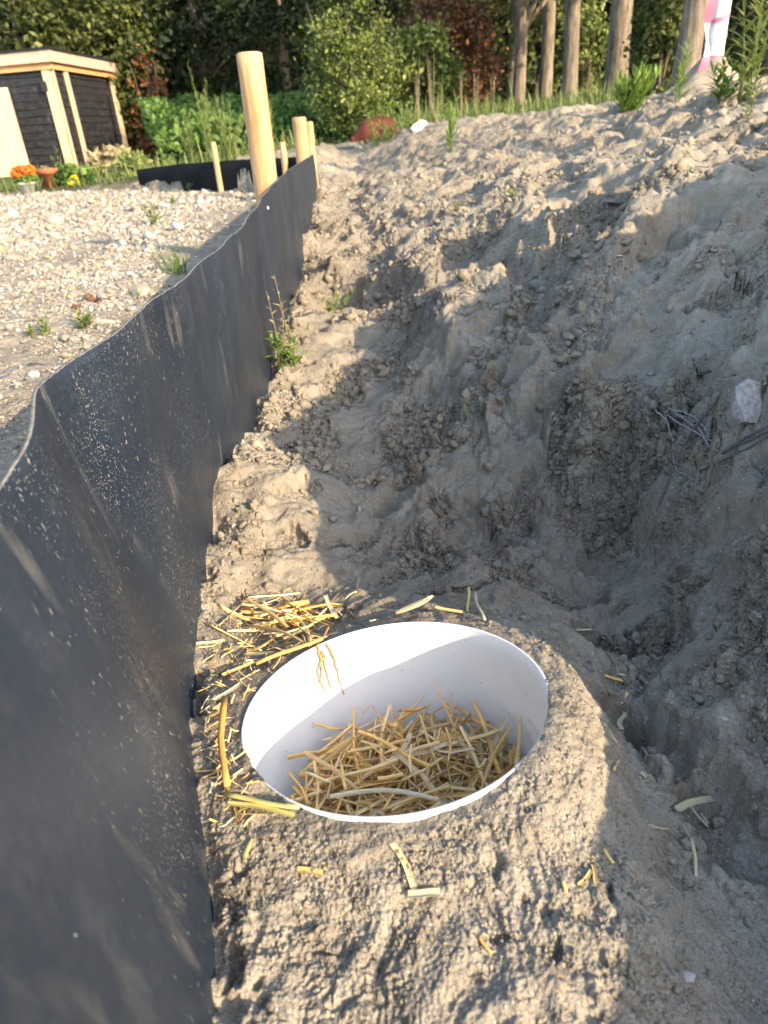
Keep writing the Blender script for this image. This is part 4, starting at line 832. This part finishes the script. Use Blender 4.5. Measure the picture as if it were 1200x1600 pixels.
b=gh(448,560); weed('weed',b,.23,'spindly half dry weed standing against the foot of the black fence',.035,.011,14,3,M_DRY,.14,.7,.3,None,11)
b=gh(452,565); weed('weed',b,.10,'low green leafed weed at the foot of the spindly dry one by the fence',.05,.013,12,5,M_WEED,.8,.6,.3,None,12)
b=gh(524,490); weed('weed',b,.09,'small dull green weed in the shaded ditch beyond the spindly weed',.06,.014,9,5,M_WEED,.9,.6,.3,None,13)
b=gh(950,140); weed('weed',b,.40,'white flowered leggy weed in front of the thick trunk',.10,.02,14,4,M_WEED,.3,.6,.5,None,14)
def yh(px,py): return ground_hit(px,py,'yard')
for i,(px,py,H,l) in enumerate(((243,350,.13,'pale green weed in the middle of the gravel yard'),(272,322,.09,'smaller green weed on sandy gravel right of the pale weed'),(300,300,.10,'green weed at the sandy edge of the gravel nearer the far fence'),(395,262,.16,'green weed at the foot of the far black fence beside the tall post'),(62,525,.05,'flat sprig on the near gravel at the left'),(128,516,.06,'low sprig at the edge of the fence shadow on the gravel'),(145,318,.07,'little weed in the far gravel'))):
    b=yh(px,py); weed('weed',b,H,l,H*.6,.010+H*.05,9,5,M_FLEA,.6,.6,.5,None,30+i)
def grass_tuft(px,py,H,n,label,mat=M_WEED,seed=0,side='yard',name='grass_tuft'):
    r=random.Random(seed); b=ground_hit(px,py,side) if side else ground_hit(px,py); mb=MB()
    for i in range(n):
        a=r.uniform(0,6.28); e=r.uniform(.9,1.5); q=(r.gauss(0,.12)*H,r.gauss(0,.12)*H,-.01); blade(mb,q,(math.cos(a)*math.cos(e),math.sin(a)*math.cos(e),math.sin(e)),H*r.uniform(.5,1.05),H*.045,r.uniform(.1,.7),r.random(),5)
    o=mb.obj(name,mat,None,False,tuple(b)); tag(o,label,'grass tuft'); return o
grass_tuft(276,428,.16,26,'dark green grass tuft in the fence shadow beside the gravel',M_WEED,1)
grass_tuft(215,470,.07,10,'thin grass tuft in the fence shadow, nearest of those on the gravel',M_WEED,2)
# small dead leaf, plank piece in the yard shade
def yard_bits():
    g=yh(222,462); V,T=lump(2,5,.3,(.035,.06,.02)); o=link('plank_offcut',np_mesh('plank_offcut',V,T,simple('weathered_wood',(.33,.29,.22),.9,.1,scale=60),False)); o.location=g+np.array([0,0,.012]); o.rotation_euler=(.2,0,.4); tag(o,'weathered grey wood offcut on sand in the fence shadow','offcut')
    mb=MB(); a=yh(145,508); b_=yh(182,510); mb.tube(np.linspace(a+[0,0,.01],b_+[0,0,.012],6),[.006,.009,.009,.008,.007,.004],7); o=mb.obj('stick',simple('pale_stick',(.45,.40,.31),.8,.2,scale=60)); tag(o,'pale stick lying in the fence shadow on the yard','stick')
    g=yh(140,478); mb=MB(); r=random.Random(3)
    for i in range(9): blade(mb,(r.gauss(0,.03),r.gauss(0,.03),.004),(r.uniform(-1,1),r.uniform(-1,1),.25),.06,.03,.9,r.random(),3)
    o=mb.obj('dead_leaves',M_RED,None,False,tuple(g)); tag(o,'cluster of dead reddish leaves at the edge of the gravel','leaves')
yard_bits()
# leaf clouds
def leaf_quads(C,size,nrm=None,seed=0,aspect=1.7):
    r=np.random.default_rng(seed); n=len(C); rm=rotm(n,r); s=size*r.uniform(.6,1.35,n)
    q=np.array([[0,-.5*aspect,0],[.5,-.05,.10],[0,.5*aspect,0],[-.5,-.05,.10]])
    P=np.einsum('nij,vj->nvi',rm,q)*s[:,None,None]+C[:,None]; return P.reshape(-1,3),np.arange(4*n).reshape(-1,4)
def cloud_pts(n,shape,nclump,csize,seed,surf=.5):
    """points of foliage: clumps spread through a crown; shape maps unit-ball samples to the crown"""
    r=np.random.default_rng(seed); d=r.normal(size=(nclump,3)); d/=np.linalg.norm(d,axis=1)[:,None]; rad=r.random(nclump)**(1/3.)*(1-surf)+surf*r.uniform(.82,1.05,nclump)
    c=shape(d*rad[:,None]); k_=r.integers(0,nclump,n); sz=csize*r.uniform(.5,1.3,nclump); p=c[k_]+r.normal(size=(n,3))*sz[k_][:,None]*np.array([1,1,.75])
    tone=np.clip(r.random(nclump)[k_]*.75+r.normal(0,.16,n)+.12,0,1); return p,tone
def foliage(name,pts,tone,size,mat,parent=None,loc=None,seed=0,aspect=1.7):
    V,Q=leaf_quads(pts,size,None,seed,aspect); c=np.repeat(tone,4)[:,None]*np.ones((1,3)); return link(name,np_mesh(name,V,Q,mat,False,c),parent,loc)
def ell(cx,cy,cz,rx,ry,rz,cone=0.):
    def f(p):
        t=(p[:,2]+1)/2; k_=1-cone*np.clip(t,0,1); return np.stack([cx+p[:,0]*rx*k_,cy+p[:,1]*ry*k_,cz+p[:,2]*rz],-1)
    return f
def shrub(name,base,W_,H,n,leaf,mat,label,cat='shrub',cone=.5,seed=0,nsp=14,clump=70,cs=None,group=None):
    root=thing(name,label,cat,tuple(base),group); r=random.Random(seed); ms=MB()
    for i in range(9):
        a=r.uniform(0,6.28); s=r.uniform(.1,.42)*W_; T=np.linspace(0,1,6)[:,None]; P=np.array([[0,0,-.1]])*(1-T)+np.array([[math.cos(a)*s,math.sin(a)*s,H*r.uniform(.6,.95)]])*T; ms.tube(P,np.linspace(.02,.006,6)*max(.5,H/2),5)
    ms.obj('stems',M_TWIG,root)
    p,t=cloud_pts(n,ell(0,0,H*.50,W_/2,W_/2,H*.47,cone),clump,cs or W_*.07,seed,.55)
    ex=[];et=[]
    for i in range(nsp):     # shoots that stick out of the outline
        a=r.uniform(0,6.28); z0=H*r.uniform(.35,.9); rr=W_/2*(1-cone*z0/H)*.8; o_=np.array([math.cos(a)*rr,math.sin(a)*rr,z0]); d=np.array([math.cos(a)*.7,math.sin(a)*.7,r.uniform(.5,1.6)]); L=r.uniform(.15,.32)*H*.8
        for q in range(12): ex.append(o_+d/np.linalg.norm(d)*L*q/11+np.array([r.gauss(0,1),r.gauss(0,1),r.gauss(0,1)])*leaf*.5); et.append(r.uniform(.5,1))
    if ex: p=np.r_[p,np.array(ex)]; t=np.r_[t,np.array(et)]
    p[:,2]=np.maximum(p[:,2],.0); foliage('leaves',p,t,leaf,mat,root,None,seed); return root
def gz(x,y): return float(right_rbf(np.array([x]),np.array([y]))[0]) if not yard_mask(np.array([x]),np.array([y]))[0] else float(left_rbf(np.array([x]),np.array([y]))[0])
def at(px,y):
    p=aty(px,200,y); return np.array([p[0],y,gz(p[0],y)])
shrub('bushy_shrub',at(556,14),1.75,2.75,15000,.040,M_SHRUB,'bushy yellow green shrub with pointed shoots, standing alone before the dark wood','shrub',.45,1,26,110,.13)
shrub('russet_shrub',at(700,17),2.3,2.35,9000,.06,M_RED,'rust red leaved shrub between the green shrub and the tree trunks','shrub',.3,2,6,80,.20)
shrub('green_shrub',at(660,15.5),1.7,1.6,4500,.06,M_SHRUB,'low olive shrub below the rust red one','shrub',.3,3,8,60,.12)
shrub('russet_shrub',at(243,24),1.3,2.9,1500,.08,M_RED,'small reddish brown shrub at the wood edge right of the shed','shrub',.5,4,4,40,.16)
shrub('green_shrub',at(1022,12.5),1.0,3.2,5200,.06,M_OLIVE,'leafy sapling in front of the rightmost thick trunk','shrub',.1,5,8,70,.10)
shrub('green_shrub',at(905,18),1.2,2.0,2400,.07,M_SHRUB,'loose green shrub between the trunks of the tree row','shrub',.3,6,6,40,.12)
# tall slender goldenrod clumps in the brambles
for i,(px,y,H,W_) in enumerate(((322,12.5,1.45,.5),(352,11.5,.95,.8),(292,12.,.8,.5),(418,10.5,.75,.5))):
    b=at(px,y); weed('tall_weed',b,H,('tallest feathery pale green weed before the brambles right of the shed','lower spread of feathery weeds left of the tall post','small feathery weed left of the tallest one','feathery weeds just right of the tall post')[i],.16,.020,34,(5,9,5,7)[i],M_FLEA,W_/H*.6,.5,.7,None,50+i)
# undergrowth: bramble bank, forest mass, verge grass
def undergrowth():
    r=np.random.default_rng(4); n=30000; u=r.random(n); x=-6.6+8.4*u; y=13.4+r.random(n)**.7*8.5
    ok=x>-.293*y+.45; x,y=x[ok],y[ok]; n=len(x)
    top=.80+.32*fbm(x*.8,y*.8,5,3)-.35*sst(-.5,1.5,x)+.07*(y-13.4); top=np.maximum(top*sst(13.2,15,y),.15)
    z=-.5+top*(1-.5*r.random(n)**2.2)
    tone=np.clip(.5+.8*fbm(x*2.5,y*2.5+z*2,8,2)+r.normal(0,.17,n),0,1)
    o=foliage('brambles',np.c_[x,y,z],tone,.085,M_BRAM,None,None,5,1.3); tag(o,'green bank of brambles and nettles along the wood edge behind the yard','brambles',None,'stuff')
undergrowth()
def forest():
    r=np.random.default_rng(9); P=[];Tn=[]
    for i in range(210):
        x=r.uniform(-26,26); y=r.uniform(25,42); z=r.uniform(.3,11.5)**1.0; R_=r.uniform(.7,1.7); n=300
        d=r.normal(size=(n,3)); d/=np.linalg.norm(d,axis=1)[:,None]; P.append(np.array([x,y,z])+d*R_*r.uniform(.55,1.05,(n,1))*np.array([1.2,1,.75])); Tn.append(np.clip(r.beta(1.3,3.0)+r.normal(0,.13,n),0,1))
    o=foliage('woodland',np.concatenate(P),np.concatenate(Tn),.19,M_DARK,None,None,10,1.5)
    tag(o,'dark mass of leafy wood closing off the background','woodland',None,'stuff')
    mb=MB()
    V=[];
    nx,nz=60,16; xs=np.linspace(-45,45,nx); zs=np.linspace(-1,20,nz); X,Z=np.meshgrid(xs,zs); Y=44+1.5*fbm(X*.3,Z*.3,2,3)+.02*X*X*0  # dark backing sheet, painted in place of the shade between the trees
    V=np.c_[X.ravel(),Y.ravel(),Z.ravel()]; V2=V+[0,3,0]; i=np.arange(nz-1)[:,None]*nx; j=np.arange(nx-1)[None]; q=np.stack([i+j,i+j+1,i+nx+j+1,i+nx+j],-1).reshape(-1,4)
    k_=len(V); mb.add(np.r_[V,V2],np.concatenate([q,q[:,::-1]+k_]),None,(.05,0,0)); o=mb.obj('wood_shade_backing',simple('wood_shade_black',(.010,.014,.007),.95,.05,scale=1,amp=.7)); tag(o,'black backing sheet standing in for the shade deep in the wood behind the leaves','woodland',None,'stuff')
    mb=MB()
forest()
def verge():
    r=np.random.default_rng(12); mb=MB(); N=5200; rr=random.Random(2)
    for i in range(N):
        if i<3600: px=r.uniform(560,960); y=r.uniform(9.5,15); x=aty(px,180,y)[0]
        else: x=r.uniform(-6.5,-.6); y=r.uniform(9.6,13.3)
        if y<10.4 and r.random()<.5 : continue
        z=gz_fast(x,y); a=r.uniform(0,6.28); e=r.uniform(.9,1.45); H=r.gamma(4,.042)
        blade(mb,(x,y,z-.02),(math.cos(a)*math.cos(e),math.sin(a)*math.cos(e),math.sin(e)),H,.012+.01*r.random(),r.uniform(.1,.8),r.random(),3)
    o=mb.obj('grass',M_GRASS,None,False); tag(o,'rough yellow green grass along the foot of the tree row','grass',None,'stuff')
_gx=np.linspace(-9,9,37); _gy=np.linspace(8,24,33); _G=right_rbf(*np.meshgrid(_gx,_gy))
def gz_fast(x,y):
    i=min(max((x+9)/.5,0),35.99); j=min(max((y-8)/.5,0),31.99); a,b=int(i),int(j); u,v=i-a,j-b
    return float((_G[b,a]*(1-u)+_G[b,a+1]*u)*(1-v)+(_G[b+1,a]*(1-u)+_G[b+1,a+1]*u)*v)
verge()
# seed-headed stalks along the verge
for i,(px,y,H) in enumerate(((655,10.5,.75),(676,10.8,.85),(742,11.5,.6),(770,11,.55),(722,10.2,.5),(918,12,.7),(838,12.5,.5))):
    b=at(px,y); weed('seed_stalk',b,H,'straw coloured seed headed stalks in the rough grass before the wood',.07,.010,16,4,M_DRY,.10,.4,.9,None,70+i,'seed stalk','dry seed stalks in the verge',.4)
# ------------------------------------------------------------------ trees
def tree(px,y,dia,lean,label,limbs=3,seed=0,H=9.,mat=M_OLIVE,n=7000,group='trunks along the wood edge',cz=5.2,crad=2.2,low=2):
    r=random.Random(seed); b=at(px,y); root=thing('broadleaf_tree',label,'tree',tuple(b),group); mb=MB(); m=22; T=np.linspace(0,1,m)
    wob=np.array([[.16*math.sin(t*7+seed),.08*math.cos(t*3.3+seed*2),0] for t in T])*T[:,None]; P=np.stack([lean*H*T,0*T,-.3+H*T],-1)+wob
    rad=dia/2*(1-.62*T)+dia*.22*np.exp(-T*H/.25); mb.tube(P,rad*(1+.07*perlin(T*23,T*0+seed,5)),14); ends=[]
    for i in range(limbs):
        t0=r.uniform(.16,.5); q=np.array([np.interp(t0,T,P[:,k_]) for k_ in range(3)]); a=r.uniform(0,6.28); d=np.array([math.cos(a),math.sin(a)*.6,r.uniform(.35,1.)]); d/=np.linalg.norm(d); L=r.uniform(.9,2.0); S_=np.linspace(0,1,8)[:,None]
        C=q+d*L*S_+np.array([0,0,.35])*S_**2*L*.5+np.array([[0.03*math.sin(s*9+i),0.03*math.cos(s*8),0] for s in S_[:,0]]); mb.tube(C,np.linspace(dia*.22,dia*.06,8),7); ends.append(C[-1])
    mb.obj('trunk',M_BARK,root)
    p,t=cloud_pts(n,ell(lean*cz,0,cz,crad,crad,crad*.8),80,.30,seed,.4); 
    for e in ends:
        q,u=cloud_pts(350,ell(e[0],e[1],e[2],.5,.5,.35),9,.14,seed+3,.3); p=np.r_[p,q]; t=np.r_[t,u]
    foliage('crown',p,t,.10,mat,root,None,seed+5); return root
tree(808,16.5,.28,0.0,'thin pale trunk with low side branches, leftmost of the tree row',4,1)
tree(848,17.5,.31,.015,'dark trunk just right of the leftmost pale trunk',3,2)
tree(886,15.2,.31,.0,'forked pale trunk in the middle of the tree row',3,3)
tree(956,14.,.41,.0,'thick brown trunk right of the forked one',2,4)
tree(1058,11.5,.37,.03,'thick leaning trunk beside the white pole, sunlit on its right side',1,5)
# big tree behind the shed and the dark ones beside it
def big_tree(px,y,label,W_,H,n,mat,seed,leaf=.12,z0=.25):
    b=at(px,y); root=thing('leafy_tree',label,'tree',tuple(b)); mb=MB(); P=np.stack([np.zeros(8),np.zeros(8),np.linspace(-.3,H*.7,8)],-1); mb.tube(P,np.linspace(.24,.06,8),10)
    r=random.Random(seed)
    for i in range(7):
        a=r.uniform(0,6.28); h=H*r.uniform(.2,.6); S_=np.linspace(0,1,6)[:,None]; mb.tube(np.array([0,0,h])+np.array([math.cos(a)*W_*.35,math.sin(a)*W_*.35,H*.18])*S_,np.linspace(.08,.02,6),6)
    mb.obj('trunk',M_BARK,root); p,t=cloud_pts(n,ell(0,0,H*(.5+z0/2),W_/2,W_/2,H*(.5-z0/2)),150,W_*.075,seed,.6); foliage('crown',p,t,leaf,mat,root,None,seed+1)
big_tree(70,26,'broad olive green tree rising behind the black shed',7.5,9,15000,M_OLIVE,21,.13,.02)
big_tree(180,25,'rounded olive tree right behind the shed roof, lower than its neighbour',3.6,6,8000,M_OLIVE,22,.11,.05)
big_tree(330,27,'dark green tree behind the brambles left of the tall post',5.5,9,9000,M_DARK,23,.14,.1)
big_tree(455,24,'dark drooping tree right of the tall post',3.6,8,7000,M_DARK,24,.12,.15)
big_tree(800,25,'green tree whose lit crown hangs over the pale trunks',6,9,9000,M_OLIVE,25,.13,.2)
big_tree(1190,17,'tree with loose hanging sprays at the upper right edge',2.6,7,2600,M_OLIVE,26,.10,.3)
# ------------------------------------------------------------------ shed
def shed():
    A=np.array([-7.42,20.0]); fx=np.array([-.985,.17]); fx/=np.linalg.norm(fx); sx=np.array([.085,1.0]); sx/=np.linalg.norm(sx)
    zb,zt=-.75,1.78; root=thing('garden_shed','black weatherboard garden shed with pale timber posts and a flat overhanging roof','shed',(A[0],A[1],-.55)); L0=np.array(root.location)
    M_BLK=NT('black_stained_board'); v=M_BLK.co(scale=(1,1,1)); n=M_BLK.noise(v,7,4); M_BLK.set(M_BLK.ramp(n,[(.35,(.010,.010,.011)),(.62,(.022,.022,.023)),(.78,(.07,.07,.07))]),.6,M_BLK.bump(M_BLK.noise(v,12,4),.01,.6),.3); MBk=M_BLK.m
    M_PALE=simple('pale_larch',(.56,.41,.27),.7,.2,scale=9,amp=.25,stretch=(1,1,.2)); M_WEATH=simple('weathered_larch',(.50,.37,.28),.75,.2,scale=7,amp=.35); M_OR=simple('orange_larch',(.55,.30,.13),.7,.2,scale=7,amp=.25)
    e3=lambda v2,z=0.:np.array([v2[0],v2[1],z])
    def boards(d,n_out,W_,name):
        mb=MB(); h=.17; k_=int((zt-zb)/h)+1
        for i in range(k_):
            z=zb+i*h; j=.006*math.sin(i*5.1); o=e3(A)+e3(n_out)*(-.03)+np.array([0,0,z]); 
            # tapered feather-edge board leaning out at its foot, slightly wavy
            m=14; s=np.linspace(0,W_,m); wv=.012*np.sin(s*5+i*1.9); V=[]
            for q in range(m):
                b0=o+e3(d)*s[q]; V+=[b0+e3(n_out)*(.034+j)+[0,0,wv[q]],b0+e3(n_out)*.008+[0,0,h+.03+wv[q]*.3],b0+[0,0,h+.03],b0+[0,0,0]]
            Q=[]
            for q in range(m-1):
                a=q*4
                for e in range(4): Q.append([a+e,a+4+e,a+4+(e+1)%4,a+(e+1)%4])
            mb.add(np.array(V)-L0,Q)
        mb.obj(name,MBk,root,False)
    nf=np.array([-fx[1],fx[0]]); nf=nf if nf[1]<0 else -nf; ns=np.array([sx[1],-sx[0]]); ns=ns if ns[0]>0 else -ns
    boards(fx,nf,4.4,'front_wall'); boards(sx,ns,3.75,'side_wall')
    def postb(p,w,name='corner_post',mat=M_PALE,lbl=None,z1=zt,z0=zb,t=.09):
        mb=MB(); mb.box(e3(p,z0)-L0,e3(fx*w),e3(-sx*t*0+sx*t),[0,0,z1-z0]); o=mb.obj(name,mat,root,False); return o
    def vert(d,s0,s1,nrm,off,z0,z1,name,mat):
        mb=MB(); mb.box(e3(A+d*s0+nrm*off,z0)-L0,e3(d*(s1-s0)),e3(nrm*.05),[0,0,z1-z0]); return mb.obj(name,mat,root,False)
    vert(fx,.0,.22,nf,.01,zb,1.80,'corner_post',M_PALE); vert(sx,.62,.80,ns,.012,zb,1.78,'wall_batten',M_PALE); vert(sx,3.5,3.75,ns,.012,zb,1.78,'corner_post',M_PALE); vert(sx,.0,.06,ns,.012,zb,1.8,'corner_post',M_PALE)
    # open plank door leaning into view at the left
    dr=MB(); p0=np.array([-8.32,19.35])
    for i in range(6): dr.box(e3(p0-np.array([.215*i,.012*i]),zb+.02)-L0,[-.205,-.012,0],[.004*(i%2),.05,0],[0,0,2.12])
    d_=dr.obj('door',M_PALE,root,False)
    hg=MB(); hg.box(e3(A+fx*.16+nf*.065,1.30)-L0,e3(fx*.16),e3(nf*.02),[0,0,.20]); hg.obj('hinge',simple('black_iron',(.015,.015,.017),.4,.5),root,False)
    # fascia and roof
    def ring(out,z0,z1,th,name,mat):
        mb=MB(); a=A+nf*out+ns*out; mb.box(e3(a,z0)-L0,e3(fx*5.2),e3(-nf*th),[0,0,z1-z0]); mb.box(e3(a-nf*(-0)+sx*th*1.02,z0)-L0,e3(sx*(3.9+out)),e3(-ns*th),[0,0,z1-z0]); mb.obj(name,mat,root,False)
    ring(.10,1.74,1.93,.04,'lower_fascia',M_OR); ring(.20,1.88,2.12,.045,'fascia',M_WEATH)
    rf=MB(); a=A+nf*.24+ns*.24; rf.box(e3(a,2.123)-L0,e3(fx*5.3),e3(sx*4.3),[0,0,.05]); rf.obj('roof',simple('roof_felt',(.016,.016,.018),.8,.2),root,False)
shed()
def pots():
    def lathe(prof,n=24):
        t=np.arange(n)*2*math.pi/n; V=np.concatenate([np.stack([r*np.cos(t),r*np.sin(t),np.full(n,z)],-1) for r,z in prof]); Q=[[i*n+j,i*n+(j+1)%n,(i+1)*n+(j+1)%n,(i+1)*n+j] for i in range(len(prof)-1) for j in range(n)]; return V,np.array(Q)
    y=11.8; b=yh(46,303); b=aty(46,303,b[1]); root=thing('potted_plant','round orange chrysanthemum in a grey pot before the shed','potted plant',tuple(b)); s=.8*np.linalg.norm(b)/1050
    V,Q=lathe([(.001,.0),(10*s,0),(13*s,17*s),(14*s,17*s),(14*s,14*s),(.5*s,13*s)]); link('pot',np_mesh('pot',V,Q,simple('grey_pot',(.42,.42,.40),.7,.2)),root)
    p,t=cloud_pts(1300,ell(0,0,23*s,18*s,18*s,9*s),60,1.6*s,3,.6); foliage('leaves',p,t*.6,3.6*s,M_WEED,root,None,4)
    p,t=cloud_pts(1500,ell(0,0,31*s,18*s,18*s,9*s),60,1.6*s,5,.8); p=p[p[:,2]>25*s]; foliage('flowers',p,np.linspace(0,1,len(p)),3.6*s,M_ORANGE,root,None,6,1.0)
    b=yh(84,296); s=np.linalg.norm(b)/1050; root=thing('terracotta_pot','orange terracotta pot standing right of the chrysanthemum','pot',tuple(b))
    V,Q=lathe([(.001,0),(9.5*s,0),(12*s,18*s),(13.5*s,18*s),(14*s,24*s),(12.5*s,24*s),(11*s,17*s),(.5*s,15*s)]); link('pot',np_mesh('pot',V,Q,simple('terracotta',(.36,.13,.06),.8,.2,scale=12,amp=.4)),root)
    p,t=cloud_pts(120,ell(0,0,24*s,9*s,9*s,4*s),8,1.5*s,7); foliage('dry_leaves',p,t,3*s,M_DRY,root,None,8)
    b=yh(122,292); s=np.linalg.norm(b)/1050; root=thing('flower_clump','low green plant with a yellow flower at the shed corner','plant',tuple(b)); p,t=cloud_pts(700,ell(0,0,13*s,24*s,12*s,11*s),30,3*s,9); p[:,2]=np.maximum(p[:,2],0); foliage('leaves',p,t,5*s,M_BRAM,root,None,10); p,t=cloud_pts(110,ell(0,-10*s,8*s,6*s,4*s,5*s),6,1.5*s,11); foliage('flowers',p,t,3.5*s,M_YELLOW,root,None,12)
    b=yh(100,290); s=np.linalg.norm(b)/1050; weed('climbing_weed',b,45*s,'leggy leafy plant in front of the dark front wall of the shed',9*s,4.5*s,12,2,M_WEED,.2,.6,.3,None,90,'plant')
    b=yh(180,276); s=np.linalg.norm(b)/1050; root=thing('dry_bush','dry brown bush at the foot of the shed side wall','bush',tuple(b)); p,t=cloud_pts(900,ell(0,0,17*s,30*s,16*s,17*s),40,3*s,13); p[:,2]=np.maximum(p[:,2],0); foliage('twigs',p,t,5*s,M_DRY,root,None,14,3.)
    b=yh(212,275); s=np.linalg.norm(b)/1050; shrub('green_bush',b,46*s,26*s,900,4.5*s,M_FLEA,'yellow green bush between the shed and the far fence','bush',.4,15,6,30)
    for i,(px,py) in enumerate(((265,277),(292,281),(345,280),(372,280),(240,280))):
        b=yh(px,py); s=np.linalg.norm(b)/1050; weed('weed',b,24*s,('weed by the left end of the far fence','weed left of the small far post','weed right of the small far post','weed nearest the tall post at the far fence','yellowish weed at the end of the far fence')[i],9*s,2.6*s,12,4,M_FLEA,.5,.6,.5,None,95+i)
pots()
# ------------------------------------------------------------------ pole with barrier tape on a cone of sand
def pole():
    b=gh(1108,132); b=aty(1108,128,b[1]); y=b[1]; s=y/1050*1.0
    root=thing('white_pole','white pole leaning on the crest, wrapped in red and white barrier tape','pole',tuple(b)); mb=MB(); T=np.linspace(0,1,14)[:,None]; up=np.array([.0,0,1.4]); P=up*T-np.array([0,0,.1]); mb.tube(P,np.full(14,12*s),18); mb.obj('shaft',simple('white_pole_paint',(.66,.64,.60),.4,.4,scale=4,amp=.12),root)
    k=NT('barrier_tape'); u=k.n('ShaderNodeSeparateXYZ',{0:k.n('ShaderNodeTexCoord').outputs['Object']}); w=k.math('FRACT',k.math('MULTIPLY',k.math('SUBTRACT',u.outputs[2],.15),2.8)); k.set(k.mix(k.mr(w,.48,.52),(.55,.53,.53),(.50,.13,.19)),.45,None,.3)
    mb=MB()
    for off,ph in((-16,0.),(-13,.7)):
        n=16; V=[]
        for i in range(n):
            t=i/(n-1); z=(10+95*(t))*s*1.0; x=(off+4*math.sin(t*7+ph)-(1-t)**3*5)*s; wd=3.6*s*(.7+.3*math.sin(t*11+ph)); yy=-(11+2*math.sin(t*8+ph))*s; V+=[[x-wd,yy,z],[x+wd,yy-2*s*math.cos(t*9),z]]
        V=np.array(V); V2=V+[0,.0012,0]; q=np.array([[2*i,2*i+1,2*i+3,2*i+2] for i in range(n-1)]); mb.add(np.r_[V,V2],np.concatenate([q,q[:,::-1]+len(V)]))
    t=np.linspace(0,7*math.pi,80); C=np.stack([12.6*s*np.cos(t),12.6*s*np.sin(t),(14+t*3.1)*s],-1); V=np.concatenate([np.stack([C[i]-[0,0,3.*s],C[i]+[0,0,3.*s]]) for i in range(80)]); q=np.array([[2*i,2*i+2,2*i+3,2*i+1] for i in range(79)]); mb.add(V,q)
    mb.obj('barrier_tape',k.m,root,True)
    n=40; V=[];rs=np.linspace(0,1,16)
    for r_ in rs:
        for j in range(n):
            a=j*2*math.pi/n; rr=r_*56*s; z=60*s*(1-r_)**1.25*(.9)+1*s; V.append([rr*math.cos(a),rr*math.sin(a)*.9,z])
    V=np.array(V); nn=fbm(V[:,0]*9+3,V[:,1]*9+V[:,2]*7,3,4); V*=(1+.10*nn)[:,None]; V[:,2]-=4*s; V[:,0]+=2*s*0
    Q=np.array([[i*n+j,i*n+(j+1)%n,(i+1)*n+(j+1)%n,(i+1)*n+j] for i in range(15) for j in range(n)]); o=link('sand_heap',np_mesh('sand_heap',V,Q[:,::-1],M_CLOD,True,np.full((len(V),3),.6))); o.location=Vector(tuple(b))+Vector((0,0,-9*s)); tag(o,'small pale cone of sand heaped round the foot of the white pole','sand heap')
pole()
def rusty():
    b=aty(548,213,9.6); s=9.6/1050; x0,x1=554,614; root=None
    # overturned rusty trough: arched shell with a sloping nose
    n=26; m=14; V=[]
    for i in range(n):
        t=i/(n-1); L=(x1-x0)*s*t; h=(6+17*sst(0,.35,np.array(t))-6*sst(.8,1,np.array(t)))*s; wd=(10+10*sst(0,.4,np.array(t)))*s
        for j in range(m): a=math.pi*j/(m-1); V.append([L,wd*math.cos(a),h*math.sin(a)**.7+.06*t-.06])
    V=np.array(V,float); V2=V*1.0; V2[:,2]-=.006; Q=[]
    for i in range(n-1):
        for j in range(m-1): a=i*m+j; Q.append([a,a+1,a+m+1,a+m])
    Q=np.array(Q); mb=MB(); mb.add(np.r_[V,V2],np.concatenate([Q,Q[:,::-1]+len(V)])); o=mb.obj('rusty_trough',simple('rust',(.11,.028,.016),.8,.2,scale=7,amp=.5),None,True,tuple(b)); o.rotation_euler=(0,0,.1)
    tag(o,'rust red metal trough lying upturned behind weeds at the far end of the bank','trough')
    for i,(px,y,H) in enumerate(((585,9.0,.34),(612,9.1,.26),(640,9.2,.3),(600,9.05,.22))):
        bb=at(px,y); weed('weed',bb,H,('leafy weed in front of the middle of the rusty trough','short weed before the right end of the rusty trough','pale weed just right of the rusty trough','lowest weed before the rusty trough')[i],H*.35,.03,14,4,M_FLEA,.4,.6,.5,None,120+i)
    g=aty(655,196,8.9); V,T=lump(2,31,.45,(.095,.04,.05)); o=link('white_sheet_scrap',np_mesh('white_sheet_scrap',V,T,simple('white_scrap',(.52,.52,.53),.5,.3),False)); o.location=(g[0],g[1],gz(g[0],g[1])+.03); o.rotation_euler=(0,-.5,.2); tag(o,'white torn plastic scrap sticking up on the bank crest','scrap')
    g=aty(560,214,9.3); V,T=lump(2,33,.3,(.06,.04,.03)); o=link('stone',np_mesh('stone',V,T,M_STONE,False)); o.location=(g[0],g[1],gz(g[0],g[1])+.03); tag(o,'small pale stone at the left foot of the rusty trough','stone')
rusty()
